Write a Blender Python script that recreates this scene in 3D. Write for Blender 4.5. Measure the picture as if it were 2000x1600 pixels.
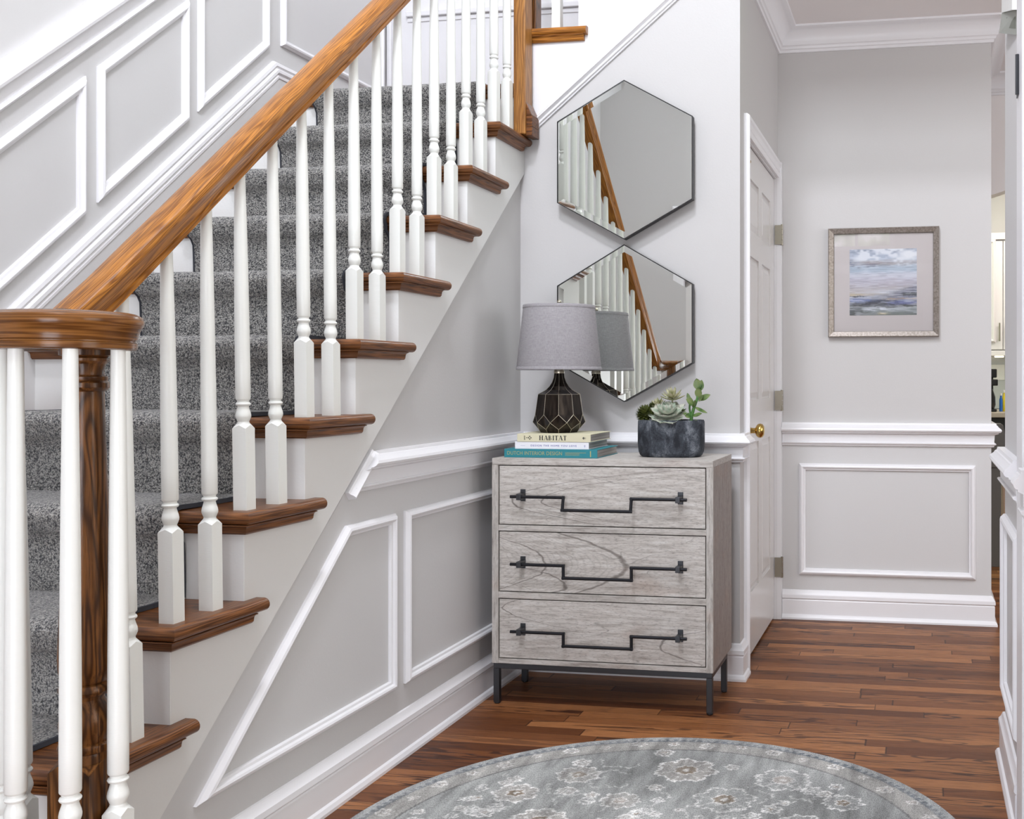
import bpy, bmesh, math, random
from mathutils import Vector, Matrix
random.seed(7)
PI = math.pi
S = bpy.context.scene
C = S.collection
for o in list(bpy.data.objects): bpy.data.objects.remove(o)

# ------------------------------------------------------------------ camera, world, light, exposure
YAW = 9.7356
cam_d = bpy.data.cameras.new('camera'); cam = bpy.data.objects.new('camera', cam_d); C.objects.link(cam)
cam.location = (0, 0, 1.08); cam.rotation_euler = (PI/2, 0, math.radians(YAW))
cam_d.sensor_fit = 'HORIZONTAL'; cam_d.sensor_width = 36.0
cam_d.lens = 36.0*2050/2000
cam_d.shift_x = -(1448.28-1000)/2000
cam_d.shift_y = -(800-741)/2000
cam_d.clip_start = 0.02
S.camera = cam
S.view_settings.view_transform = 'Standard'; S.view_settings.look = 'None'
S.view_settings.gamma = 1.0; S.view_settings.exposure = 0.06
S.view_settings.use_curve_mapping = False

w = bpy.data.worlds.new('daylight'); S.world = w; w.use_nodes = True
wn = w.node_tree; wn.nodes.clear()
wo = wn.nodes.new('ShaderNodeOutputWorld'); wb = wn.nodes.new('ShaderNodeBackground')
wt = wn.nodes.new('ShaderNodeTexCoord'); wz = wn.nodes.new('ShaderNodeTexNoise'); wr = wn.nodes.new('ShaderNodeValToRGB')
wz.inputs['Scale'].default_value = 42; wz.inputs['Detail'].default_value = 6
wr.color_ramp.elements[0].position = .38; wr.color_ramp.elements[0].color = (.08, .14, .05, 1)
wr.color_ramp.elements[1].position = .62; wr.color_ramp.elements[1].color = (1, 1, 1, 1)
e_ = wr.color_ramp.elements.new(.5); e_.color = (.42, .55, .33, 1)
wn.links.new(wt.outputs['Generated'], wz.inputs['Vector']); wn.links.new(wz.outputs['Fac'], wr.inputs['Fac'])
wn.links.new(wr.outputs['Color'], wb.inputs['Color']); wb.inputs['Strength'].default_value = 3.2
wn.links.new(wb.outputs['Background'], wo.inputs['Surface'])

def area(name, loc, target, sx, sy, power, col=(1, 1, 1)):
    d = bpy.data.lights.new(name, 'AREA'); d.shape = 'RECTANGLE'; d.size = sx; d.size_y = sy
    d.energy = power; d.color = col
    o = bpy.data.objects.new(name, d); C.objects.link(o); o.location = loc
    o.rotation_euler = (Vector(target)-Vector(loc)).to_track_quat('-Z', 'Y').to_euler()
    return o
area('upper_window_daylight', (-.81, -.53, 4.15), (-1.0, 4.0, 1.6), 1.7, 1.2, 110, (.86, .91, 1.0))
area('entry_fill', (-.72, -.40, .78), (-.75, 4.0, 1.2), 1.0, 1.2, 31, (.88, .92, 1.0))  # added fill lamp inside the closed front door, not a real source
area('dining_room_fill', (2.5, 1.3, 1.7), (-1.5, 2.2, 1.1), 1.8, 1.8, 40, (1.0, .98, .92))  # added fill lamp in the unseen dining room, brightens the left walls
area('foyer_pendant_light', (-.85, 1.5, 4.2), (-1.0, 2.6, 0.6), .28, .28, 56, (.90, .92, 1.0))
area('landing_daylight', (-1.0, 4.35, 4.7), (-1.9, 4.1, 2.2), 1.2, .6, 30, (.95, .96, 1.0))
area('passage_fill', (1.9, 3.7, 1.75), (-.6, 4.5, 1.0), .9, 1.2, 17, (.89, .92, 1.0))  # invented cool lamp, put in to lift the dark hall
area('kitchen_light', (.9, 6.3, 2.5), (.9, 6.6, 0), 1.0, .8, 22, (1.0, .90, .82))

# ------------------------------------------------------------------ node helpers
class NT:
    def __init__(s, name):
        s.m = bpy.data.materials.new(name); s.m.use_nodes = True; s.t = s.m.node_tree; s.t.nodes.clear()
        s.out = s.t.nodes.new('ShaderNodeOutputMaterial'); s.b = s.t.nodes.new('ShaderNodeBsdfPrincipled')
        s.t.links.new(s.b.outputs['BSDF'], s.out.inputs['Surface'])
    def n(s, ty, ins=None, **kw):
        x = s.t.nodes.new('ShaderNode'+ty)
        for k, v in kw.items(): setattr(x, k, v)
        for k, v in (ins or {}).items(): s.set(x.inputs[k], v)
        return x
    def set(s, sock, v):
        if isinstance(v, bpy.types.NodeSocket): s.t.links.new(v, sock)
        else: sock.default_value = v
    def math(s, op, a, b=0.0, c=None):
        x = s.t.nodes.new('ShaderNodeMath'); x.operation = op
        s.set(x.inputs[0], a); s.set(x.inputs[1], b)
        if c is not None: s.set(x.inputs[2], c)
        return x.outputs[0]
    def ramp(s, fac, stops):
        x = s.t.nodes.new('ShaderNodeValToRGB'); e = x.color_ramp.elements
        while len(e) < len(stops): e.new(.5)
        for q, (p, c) in zip(e, stops):
            q.position = p; q.color = (c, c, c, 1) if isinstance(c, (int, float)) else (*c, 1)
        s.set(x.inputs[0], fac); return x.outputs[0]
    def mix(s, f, a, b, bt='MIX'):
        x = s.t.nodes.new('ShaderNodeMix'); x.data_type = 'RGBA'; x.blend_type = bt
        s.set(x.inputs[0], f)
        for i, v in ((6, a), (7, b)):
            s.set(x.inputs[i], (*v, 1) if isinstance(v, tuple) and len(v) == 3 else v)
        return x.outputs[2]
    def coord(s, kind='Object'): return s.n('TexCoord').outputs[kind]
    def mapped(s, v, scale=(1, 1, 1), loc=(0, 0, 0), rot=(0, 0, 0)):
        return s.n('Mapping', {'Vector': v, 'Scale': scale, 'Location': loc, 'Rotation': rot}).outputs[0]
    def noise(s, v, scale=1.0, detail=2.0, rough=.5, dist=0.0):
        return s.n('TexNoise', {'Vector': v, 'Scale': scale, 'Detail': detail, 'Roughness': rough, 'Distortion': dist}).outputs['Fac']
    def bump(s, h, strength=.2, dist=.001):
        x = s.n('Bump', {'Height': h, 'Strength': strength, 'Distance': dist}); s.t.links.new(x.outputs[0], s.b.inputs['Normal'])
    def p(s, **kw):
        for k, v in kw.items():
            k = k.replace('_', ' ')
            if isinstance(v, tuple) and len(v) == 3 and k in ('Base Color', 'Emission Color'): v = (*v, 1)
            s.set(s.b.inputs[k], v)
        return s

def paint(name, col, rough=.55, orange_peel=.08, brush=0):
    t = NT(name); v = t.coord()
    t.p(Base_Color=col, Roughness=rough)
    if brush: h = t.noise(t.mapped(v, (60, 60, 700)), 1, 2)
    else: h = t.noise(v, 160, 3)
    t.bump(h, orange_peel, .002)
    return t.m
M = {}
M['wall'] = paint('greige wall paint', (.55, .535, .53), .6, .12)
M['wains'] = paint('white wainscot paint', (.60, .59, .59), .45, .10)
M['stringer'] = paint('white stringer paint', (.70, .69, .675), .42, .10)
M['trim'] = paint('white trim enamel', (.80, .79, .81), .32, .03)
M['ceiling'] = paint('ceiling paint', (.84, .80, .79), .7, .05)
M['baluster'] = paint('white baluster enamel', (.80, .81, .775), .33, .10, 1)
M['riser'] = paint('white brushed riser paint', (.80, .80, .79), .4, .16, 0)
M['door'] = paint('white door enamel', (.70, .68, .67), .22, .03)

def metal(name, col, rough=.35, met=1.0):
    t = NT(name); t.p(Base_Color=col, Roughness=rough, Metallic=met)
    t.bump(t.noise(t.coord(), 220, 3), .08, .0005); return t.m
M['brass'] = metal('polished brass', (.62, .42, .13), .16)
M['steel'] = metal('aged nickel', (.34, .31, .25), .35)
M['black'] = metal('black iron', (.022, .022, .026), .42, .7)
M['gunmetal'] = metal('brushed gunmetal', (.075, .078, .085), .38, .9)
M['mirrorframe'] = metal('black mirror edge', (.012, .012, .013), .4, .3)

def oak(name, light, dark, axis='Y', uv=False, gloss=.28, scale=1.0, seed=0.0):
    t = NT(name)
    v = t.coord('UV' if uv else 'Object')
    a = {'X': (1, 12, 12), 'Y': (12, 1, 12), 'Z': (12, 12, 1)}[axis]
    if uv: a = (1, 22, 22)
    a = tuple(q*scale for q in a)
    m1 = t.mapped(v, a, (seed, seed*1.7, seed*.3))
    big = t.noise(m1, 1.9, 2, .5, .3)
    rings = t.math('SINE', t.math('MULTIPLY', big, 74.0))
    rr = t.ramp(t.math('MULTIPLY_ADD', rings, .5, .5), [(0, 0.0), (.45, .55), (1, 1.0)])
    fine = t.noise(t.mapped(v, tuple(q*(14 if q > scale*1.01 else 5) for q in a)), 1.5, 3, .7)
    pore = t.ramp(fine, [(.36, 0.0), (.52, 1.0)])
    col = t.mix(t.math('MULTIPLY', rr, .85), dark, light)
    col = t.mix(t.ramp(pore, [(0, .62), (1, 0.0)]), col, tuple(c*.35 for c in dark))
    tone = t.noise(v, 3, 1)
    col = t.mix(t.math('MULTIPLY', tone, .35), col, tuple(c*.65 for c in light))
    t.p(Base_Color=col, Roughness=gloss+.06, Specular_IOR_Level=.30, Coat_Weight=.05, Coat_Roughness=.12)
    t.bump(pore, .10, .0008); return t.m
OL, OD = (.56, .225, .038), (.20, .066, .010)
M['oak_rail'] = oak('golden oak rail', OL, OD, uv=True, gloss=.26)
M['oak_volute_shaded'] = oak('shaded oak volute', (.30, .125, .032), (.10, .034, .008), uv=True, gloss=.16)  # rail stain darkened: its shade is put into the colour, plus end grain
M['oak_newel'] = oak('dark oak newel', (.26, .105, .030), (.035, .012, .004), 'Z', gloss=.22)
M['oak_treadx'] = oak('oak tread', (.24, .085, .022), (.055, .018, .006), 'X', gloss=.3)
M['oak_nosing'] = oak('oak nosing', (.27, .105, .034), (.075, .026, .010), uv=True, gloss=.28)
M['oak_post'] = oak('golden oak post', (.46, .21, .055), (.22, .085, .02), 'Z', gloss=.3)

# --- strip oak floor
t = NT('strip oak floor'); v = t.coord(); sx = t.n('SeparateXYZ', {0: v})
X, Y = sx.outputs[0], sx.outputs[1]
BW = .0572
yr = t.math('DIVIDE', t.math('ADD', Y, 5.013), BW); row = t.math('FLOOR', yr); fy = t.math('FRACT', yr)
rr = t.n('TexWhiteNoise', {'W': row}, noise_dimensions='1D').outputs['Value']
xl = t.math('ADD', t.math('DIVIDE', X, t.math('MULTIPLY_ADD', rr, .7, .55)), t.math('MULTIPLY', rr, 91.0))
bid = t.math('FLOOR', xl); fx = t.math('FRACT', xl)
rv = t.n('CombineXYZ', {0: row, 1: bid, 2: 3.3}).outputs[0]
wn2 = t.n('TexWhiteNoise', {'Vector': rv}, noise_dimensions='3D')
r1 = wn2.outputs['Value']
gv = t.n('CombineXYZ', {0: t.math('MULTIPLY_ADD', r1, 53.0, t.math('MULTIPLY', X, 1.5)), 1: t.math('MULTIPLY_ADD', r1, 17.0, t.math('MULTIPLY', Y, 15.0)), 2: t.math('MULTIPLY', r1, 9.0)}).outputs[0]
big = t.noise(gv, 1.25, 2.5, .55, .35)
rings = t.math('MULTIPLY_ADD', t.math('SINE', t.math('MULTIPLY', big, 44.0)), .5, .5)
cath = t.ramp(rings, [(0, 0.0), (.12, .15), (.30, 1.0)])
fine = t.noise(t.n('CombineXYZ', {0: t.math('MULTIPLY', X, 14.0), 1: t.math('MULTIPLY', Y, 420.0), 2: r1}).outputs[0], 1.0, 3, .7)
base = t.ramp(r1, [(0, (.100, .030, .009)), (.3, (.165, .056, .018)), (.6, (.245, .092, .032)), (1, (.40, .168, .062))])
gam = t.ramp(t.n('TexWhiteNoise', {'Vector': t.n('CombineXYZ', {0: bid, 1: row, 2: 8.1}).outputs[0]}, noise_dimensions='3D').outputs['Value'], [(.25, .1), (.85, .9)])
col = t.mix(t.math('MULTIPLY', t.math('SUBTRACT', 1.0, cath), gam), base, (.034, .012, .008))
col = t.mix(t.ramp(fine, [(.3, .55), (.55, 0.0)]), col, (.06, .022, .012))
ed = t.math('MINIMUM', fy, t.math('SUBTRACT', 1.0, fy)); ex = t.math('MINIMUM', fx, t.math('SUBTRACT', 1.0, fx))
gap = t.math('MINIMUM', t.ramp(ed, [(0, 0.0), (.022, 1.0)]), t.ramp(ex, [(0, 0.0), (.0016, 1.0)]))
col = t.mix(gap, (.03, .012, .007), col)
t.p(Base_Color=col, Roughness=t.ramp(fine, [(.3, .48), (.7, .36)]), Specular_IOR_Level=.20)
t.bump(gap, .25, .001); M['floor'] = t.m

# --- carpet
def carpet_mat(name, dark, light, s=1.0):
    t = NT(name); v = t.coord()
    vo = t.n('TexVoronoi', {'Vector': t.mapped(v, (1, 1, .8)), 'Scale': 300*s, 'Randomness': .9}).outputs['Distance']
    n2 = t.noise(t.mapped(v, (300, 25, 45)), 1, 2, .6)
    n3 = t.noise(v, 150, 3, .65)
    f = t.math('ADD', t.math('MULTIPLY', n3, 1.5), t.math('MULTIPLY', n2, .5))
    f = t.math('SUBTRACT', f, t.math('MULTIPLY', vo, .9))
    col = t.ramp(f, [(.28, dark), (.52, tuple((a+b)/2.4 for a, b in zip(dark, light))), (.80, light)])
    t.p(Base_Color=col, Roughness=.95, Sheen_Weight=.25)
    t.bump(t.math('SUBTRACT', f, vo), .9, .004); return t.m
M['carpet'] = carpet_mat('looped charcoal carpet', (.030, .030, .035), (.50, .48, .45))
t = NT('dark carpet binding'); t.p(Base_Color=(.030, .032, .042), Roughness=.8); t.bump(t.noise(t.coord(), 400, 2), .3, .001); M['binding'] = t.m

# --- grey washed dresser wood
def wash(name, axis, tone=1.0, seed=0.0, strong=1.0, brown=0.0, figs=()):
    t = NT(name); v = t.coord()
    a = {'X': (1, 9, 9), 'Z': (9, 9, 1)}[axis]
    m1 = t.mapped(v, a, (seed, 0, seed))
    big = t.noise(m1, 1.4, 2, .45, .5)
    rings = t.math('ABSOLUTE', t.math('SINE', t.math('MULTIPLY', big, 17.0)))
    crack = t.ramp(rings, [(0, 1.0), (.055, .0)])
    wob = t.noise(t.mapped(v, tuple(q*7 for q in a)), 1.6, 4, .65)
    pores = t.ramp(t.noise(t.mapped(v, tuple((95 if q > 1 else 26) for q in a)), 2.6, 3, .6), [(.36, 1.0), (.48, 0.0)])
    base = t.ramp(wob, [(.3, (.40*tone, .36*tone, .325*tone)), (.5, (.62*tone, .575*tone, .53*tone)), (.7, (.76*tone, .73*tone, .69*tone))])
    if brown: base = t.mix(brown, base, (.20, .145, .125))
    if figs:
        sx_ = t.n('SeparateXYZ', {0: v}); nz_ = t.math('MULTIPLY', t.math('SUBTRACT', t.noise(t.mapped(v, (5, 1, 11)), 1, 4, .55), .5), .13)
        tot = None
        for x0_, z0_, A_, lv, ring_ in figs:
            dz_ = t.math('SUBTRACT', sx_.outputs[2], z0_)
            g_ = t.math('ADD', t.math('ADD', t.math('SUBTRACT', sx_.outputs[0], x0_), t.math('MULTIPLY', t.math('MULTIPLY', dz_, dz_), A_)), nz_)
            for l_, wd in lv:
                m = t.ramp(t.math('DIVIDE', t.math('ABSOLUTE', t.math('SUBTRACT', g_, l_)), wd), [(0, .95), (.5, .7), (1, 0.0)])
                tot = m if tot is None else t.math('MAXIMUM', tot, m)
            if ring_:
                inside = t.ramp(g_, [(.0, 1.0), (.01, 0.0)])
                rg2 = t.ramp(t.math('MULTIPLY_ADD', t.math('SINE', t.math('MULTIPLY', g_, 260.0)), .5, .5), [(0, .20), (.35, 0.0)])
                tot = t.math('MAXIMUM', tot, t.math('MULTIPLY', inside, rg2))
        base = t.mix(t.math('MULTIPLY', tot, .8), base, (.11, .09, .075))
    patch = t.ramp(t.noise(t.mapped(v, (4, 6, 11), (seed*2, 0, 0)), 1, 1), [(.62, 0.0), (.78, .35)])
    base = t.mix(patch, base, (.42, .29, .22))
    col = t.mix(t.math('MULTIPLY', crack, t.math('MULTIPLY', t.ramp(wob, [(.35, .2), (.6, 1.0)]), .75*strong)), base, (.10, .085, .07))
    col = t.mix(t.math('MULTIPLY', pores, .42*strong), col, (.12, .10, .09))
    t.p(Base_Color=col, Roughness=.55); t.bump(t.math('ADD', wob, t.math('MULTIPLY', pores, -.6)), .25, .001); return t.m
M['drawer'] = [wash('grey washed drawer wood a', 'X', .86, 1.3, .8, 0, ((-.30, .680, -50, ((0, .007), (.12, .004)), 0),)),
               wash('grey washed drawer wood b', 'X', .86, 4.05, .8, 0, ((.079, .470, 20, ((0, .012), (-.27, .006)), 1), (-.116, .405, 60, ((0, .008),), 0))),
               wash('grey washed drawer wood c', 'X', .85, 9.1, .8, 0, ((.16, .215, -42, ((.05, .006),), 0), (-.32, .32, -60, ((.0, .004),), 0)))]
M['case'] = wash('grey washed case wood', 'X', .80, 2.2, .6)
M['casev'] = wash('grey washed stile wood', 'Z', .78, 5.2, .6)
M['caseside'] = wash('brown grey side veneer', 'Z', .72, 7.7, 1.0, .45)
t = NT('shadow gap'); t.p(Base_Color=(.006, .006, .006), Roughness=.9); M['gap'] = t.m

# --- various
t = NT('linen lampshade'); v = t.coord()
wv = t.math('ADD', t.noise(t.mapped(v, (900, 900, 60)), 1, 2), t.noise(t.mapped(v, (60, 60, 1100)), 1, 2))
t.p(Base_Color=t.ramp(t.math('MULTIPLY', wv, .5), [(.3, (.25, .235, .25)), (.7, (.43, .41, .425))]), Roughness=.9); t.bump(wv, .2, .0005); M['linen'] = t.m
t = NT('bronze ceramic'); v = t.coord()
t.p(Base_Color=t.ramp(t.noise(t.mapped(v, (90, 90, 6)), 1, 2), [(.35, (.010, .007, .006)), (.75, (.055, .042, .033))]), Roughness=.16, Metallic=.7); M['bronze'] = t.m
M['gilt'] = metal('worn champagne gilt', (.55, .50, .40), .35)
t = NT('silvered glass'); t.p(Base_Color=(.86, .89, .86), Metallic=1.0, Roughness=.0); M['mirror'] = t.m
t = NT('charcoal stone'); v = t.coord()
n1 = t.noise(t.mapped(v, (1, 1, .7)), 22, 5, .65, .4); n2 = t.noise(v, 260, 3, .7)
f = t.math('ADD', n1, t.math('MULTIPLY', n2, .28))
t.p(Base_Color=t.ramp(f, [(.50, (.010, .012, .017)), (.66, (.045, .052, .065)), (.84, (.20, .215, .24))]), Roughness=.85); t.bump(f, .3, .002); M['stone'] = t.m
def leafmat(name, a, b, sc=60, rough=.5):
    t = NT(name); v = t.coord(); t.p(Base_Color=t.ramp(t.noise(v, sc, 2), [(.35, a), (.65, b)]), Roughness=rough); return t.m
M['rosette'] = leafmat('pale grey green leaf', (.36, .44, .34), (.62, .60, .52))
M['olive'] = leafmat('dark olive leaf', (.028, .040, .008), (.12, .14, .03), 90)
M['cream'] = leafmat('cream green leaf', (.26, .27, .12), (.52, .49, .33))
M['jade'] = leafmat('jade leaf', (.06, .13, .03), (.20, .25, .09), 40, .35)
M['stem'] = leafmat('green stem', (.04, .13, .02), (.09, .22, .05), 60)
M['gravel'] = leafmat('tan gravel', (.22, .13, .08), (.62, .52, .42), 120, .8)
def plain(name, col, rough=.5, **kw):
    t = NT(name); t.p(Base_Color=col, Roughness=rough, **kw); t.bump(t.noise(t.coord(), 300, 2), .05, .0005); return t.m
M['teal'] = plain('teal cloth cover', (.018, .21, .25), .6)
M['whitecover'] = plain('white cover', (.80, .80, .84), .4)
M['creamcover'] = plain('cream cloth cover', (.66, .62, .44), .65)
t = NT('page edges'); v = t.coord(); t.p(Base_Color=t.ramp(t.noise(t.mapped(v, (4, 4, 900)), 1, 2), [(.3, (.20, .18, .17)), (.7, (.48, .45, .42))]), Roughness=.8); M['pages'] = t.m
M['ink'] = plain('black ink', (.012, .012, .012), .6)
M['blueink'] = plain('blue ink', (.10, .10, .38), .6)
M['goldink'] = plain('gold foil', (.36, .36, .16), .4)
M['tealdark'] = plain('dark teal pages', (.03, .10, .11), .7)
t = NT('champagne picture frame'); v = t.coord(); n = t.noise(t.mapped(v, (40, 40, 40)), 3, 3)
t.p(Base_Color=t.ramp(n, [(.3, (.20, .17, .145)), (.7, (.36, .32, .29))]), Roughness=.42, Metallic=.55); M['pframe'] = t.m
M['mat'] = plain('warm white mount board', (.64, .585, .58), .8)
M['boxgrey'] = plain('grey plastic', (.30, .31, .28), .5)
M['grille'] = plain('dark grey grille', (.16, .17, .14), .7)
M['counter'] = plain('stone counter', (.42, .36, .30), .35)
M['cabwhite'] = paint('white cabinet enamel', (.78, .76, .76), .3, .02)
M['blackcab'] = plain('black cabinet', (.006, .006, .006), .6)
M['upholstery'] = plain('grey upholstery', (.125, .115, .115), .9)
M['stoolwood'] = plain('pale stool wood', (.42, .30, .22), .5)
M['appliance'] = plain('black appliance plastic', (.010, .010, .011), .25)
M['tile'] = plain('pale grey tile', (.55, .57, .58), .15)
M['bluebottle'] = plain('blue label', (.01, .12, .45), .4)
M['yellowbottle'] = plain('yellow label', (.75, .60, .03), .4)
M['whiteplate'] = plain('white plastic', (.78, .78, .76), .35)
t = NT('clear glazing')
g1 = t.n('BsdfTransparent'); g2 = t.n('BsdfGlossy', {'Roughness': 0.0}); fr = t.n('Fresnel', {'IOR': 1.45}); mx = t.n('MixShader', {0: fr.outputs[0], 1: g1.outputs[0], 2: g2.outputs[0]})
t.t.links.new(mx.outputs[0], t.out.inputs['Surface']); M['glass'] = t.m
t = NT('undercabinet lamp lens'); t.p(Base_Color=(1, .9, .75), Emission_Color=(1, .85, .65), Emission_Strength=6.0); M['lens'] = t.m
def attr_mat(name, rough, extra=None):
    t = NT(name); a = t.n('VertexColor', layer_name='tint').outputs['Color']
    if extra: a = extra(t, a)
    t.p(Base_Color=a, Roughness=rough); return t
t = attr_mat('painted canvas', .5); M['art'] = t.m
def rug_extra(t, a):
    v = t.coord()
    n = t.noise(t.mapped(v, (420, 150, 1)), 1, 3, .7); n2 = t.noise(t.mapped(v, (26, 5, 1)), 1, 3, .6)
    a = t.mix(1.0, a, t.ramp(n, [(.30, .34), (.5, .88), (.7, 1.2)]), 'MULTIPLY')
    a = t.mix(.8, a, t.ramp(n2, [(.3, .50), (.7, 1.35)]), 'MULTIPLY')
    t.bump(n, .4, .002)
    return a
t = attr_mat('woven rug', .95, rug_extra); M['rug'] = t.m

# ------------------------------------------------------------------ mesh helpers
def wloc(p):
    L = Vector((0, 0, 0))
    while p is not None: L += p.location; p = p.parent
    return L
def obj(name, bm, mat, parent=None, smooth=False, bevel=0.0, kind=None, auto=None):
    me = bpy.data.meshes.new(name)
    bmesh.ops.recalc_face_normals(bm, faces=bm.faces)
    L = wloc(parent)
    if L.length: bmesh.ops.translate(bm, verts=bm.verts, vec=-L)
    if smooth:
        for f in bm.faces: f.smooth = True
        ang = math.radians(auto or 38)
        for e in bm.edges:
            if len(e.link_faces) == 2 and e.calc_face_angle(0) > ang: e.smooth = False
    bm.to_mesh(me); bm.free()
    for m in (mat if isinstance(mat, (list, tuple)) else [mat]): me.materials.append(m)
    o = bpy.data.objects.new(name, me); C.objects.link(o)
    if parent is not None: o.parent = parent
    if bevel:
        b = o.modifiers.new('bevel', 'BEVEL'); b.width = bevel; b.segments = 2; b.limit_method = 'ANGLE'; b.angle_limit = math.radians(40)
        b.harden_normals = False
    if kind: o['kind'] = kind
    return o
def thing(name, label, cat, loc=(0, 0, 0), group=None):
    o = bpy.data.objects.new(name, None); C.objects.link(o); o.location = loc; o.empty_display_size = .05
    o['label'] = label; o['category'] = cat
    if group: o['group'] = group
    return o
def tag(o, label, cat, group=None):
    o['label'] = label; o['category'] = cat
    if group: o['group'] = group
    return o
def sroot(name, label=None):
    o = bpy.data.objects.new(name, None); C.objects.link(o); o['kind'] = 'structure'; o.empty_display_size = .05
    if label: o['label'] = label
    return o
def B(): return bmesh.new()
def box(bm, x0, x1, y0, y1, z0, z1, mi=0):
    v = [bm.verts.new(p) for p in ((x0, y0, z0), (x1, y0, z0), (x1, y1, z0), (x0, y1, z0), (x0, y0, z1), (x1, y0, z1), (x1, y1, z1), (x0, y1, z1))]
    for q in ((0, 3, 2, 1), (4, 5, 6, 7), (0, 1, 5, 4), (1, 2, 6, 5), (2, 3, 7, 6), (3, 0, 4, 7)):
        f = bm.faces.new([v[i] for i in q]); f.material_index = mi
    return v
def prism(bm, pts, axis, a, b, mi=0):
    def P(p, c):
        return {'X': (c, p[0], p[1]), 'Y': (p[0], c, p[1]), 'Z': (p[0], p[1], c)}[axis]
    v0 = [bm.verts.new(P(p, a)) for p in pts]; v1 = [bm.verts.new(P(p, b)) for p in pts]
    n = len(pts); fs = [bm.faces.new(v0), bm.faces.new(v1[::-1])]
    for i in range(n): fs.append(bm.faces.new((v0[i], v1[i], v1[(i+1) % n], v0[(i+1) % n])))
    for f in fs: f.material_index = mi
    for f in fs[:2]: f.normal_update()
    bmesh.ops.triangulate(bm, faces=[f for f in fs[:2] if len(f.verts) > 4], ngon_method='EAR_CLIP')
def lathe(bm, prof, c, seg=32, mi=0, sx=1, sy=1, phase=0):
    rings = []
    for r, z in prof:
        rings.append([bm.verts.new((c[0]+sx*r*math.cos(2*PI*(i/seg)+phase), c[1]+sy*r*math.sin(2*PI*(i/seg)+phase), c[2]+z)) for i in range(seg)])
    for a, b in zip(rings, rings[1:]):
        for i in range(seg):
            bm.faces.new((a[i], a[(i+1) % seg], b[(i+1) % seg], b[i])).material_index = mi
    if prof[0][0] > 0: bm.faces.new(rings[0][::-1]).material_index = mi
    if prof[-1][0] > 0: bm.faces.new(rings[-1]).material_index = mi
def tube(bm, pts, r, seg=8, mi=0, closed=False, radii=None):
    pts = [Vector(p) for p in pts]; n = len(pts); rings = []; up = None
    for i, p in enumerate(pts):
        if closed: t = pts[(i+1) % n]-pts[i-1]
        else: t = pts[min(i+1, n-1)]-pts[max(i-1, 0)]
        t.normalize()
        if up is None: up = t.orthogonal().normalized()
        up = (up-t*up.dot(t)); up = up.normalized() if up.length > 1e-6 else t.orthogonal().normalized()
        s = t.cross(up); rad = radii[i] if radii else r
        rings.append([bm.verts.new(p+(up*math.cos(2*PI*k/seg)+s*math.sin(2*PI*k/seg))*rad) for k in range(seg)])
    for i in range(n if closed else n-1):
        a, b = rings[i], rings[(i+1) % n]
        for k in range(seg): bm.faces.new((a[k], a[(k+1) % seg], b[(k+1) % seg], b[k])).material_index = mi
    if not closed: bm.faces.new(rings[0][::-1]).material_index = mi; bm.faces.new(rings[-1]).material_index = mi
def sweep(bm, path, N, prof, closed=False, mi=0, uv=True):
    """mitred moulding: path lies in a plane with normal N; prof = (in-plane offset to the left of travel, height along N)"""
    path = [Vector(p) for p in path]; N = Vector(N).normalized(); n = len(path); rings = []; L = 0; Ls = []
    for i, p in enumerate(path):
        d0 = (p-path[i-1]).normalized() if (closed or i > 0) else None
        d1 = (path[(i+1) % n]-p).normalized() if (closed or i < n-1) else None
        if d0 is None: d0 = d1
        if d1 is None: d1 = d0
        s0 = N.cross(d0); s1 = N.cross(d1); m = s0+s1; m = m*(2/ m.length_squared) if m.length > 1e-6 else s0
        if i: L += (p-path[i-1]).length
        Ls.append(L)
        rings.append([bm.verts.new(p+m*a+N*b) for a, b in prof])
    ul = bm.loops.layers.uv.verify(); k = len(prof)
    acc = [0]
    for j in range(1, k+1): acc.append(acc[-1]+math.dist(prof[j % k], prof[j-1]))
    for i in range(n if closed else n-1):
        a, b = rings[i], rings[(i+1) % n]; u0 = Ls[i]; u1 = Ls[i+1] if i+1 < n else Ls[i]+(path[0]-path[i]).length
        for j in range(k):
            f = bm.faces.new((a[j], a[(j+1) % k], b[(j+1) % k], b[j])); f.material_index = mi
            for lp, q in zip(f.loops, ((u0, acc[j]), (u0, acc[j+1]), (u1, acc[j+1]), (u1, acc[j]))): lp[ul].uv = q
    if not closed:
        f1 = bm.faces.new(rings[0][::-1]); f2 = bm.faces.new(rings[-1]); f1.material_index = f2.material_index = mi
        f1.normal_update(); f2.normal_update()
        bmesh.ops.triangulate(bm, faces=[f1, f2], ngon_method='EAR_CLIP')
def grid_faces(bm, rows, mi=0, closed_u=False):
    for a, b in zip(rows, rows[1:]):
        m = len(a)
        for i in range(m if closed_u else m-1): bm.faces.new((a[i], a[(i+1) % m], b[(i+1) % m], b[i])).material_index = mi
def arc(cx, cy, r, a0, a1, n, ry=None):
    ry = ry or r
    return [(cx+r*math.cos(math.radians(a0+(a1-a0)*i/n)), cy+ry*math.sin(math.radians(a0+(a1-a0)*i/n))) for i in range(n+1)]

# ------------------------------------------------------------------ key dimensions
XL = -2.43       # stair wall
XW = -1.473      # wall under the stair
XS = -1.458      # stringer face
XN = -1.425      # outer edge of tread nosings
YM = 3.715       # mirror wall
XH = -.643       # hall left wall
YB = 4.72        # hall back wall
XR = .235        # right wall
ZH = 2.655       # hall ceiling
R, T = .1965, .2285
zk = lambda k: .399+R*(k-2)
yf = lambda k: 1.588+T*(k-2)
SL = R/T

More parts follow.
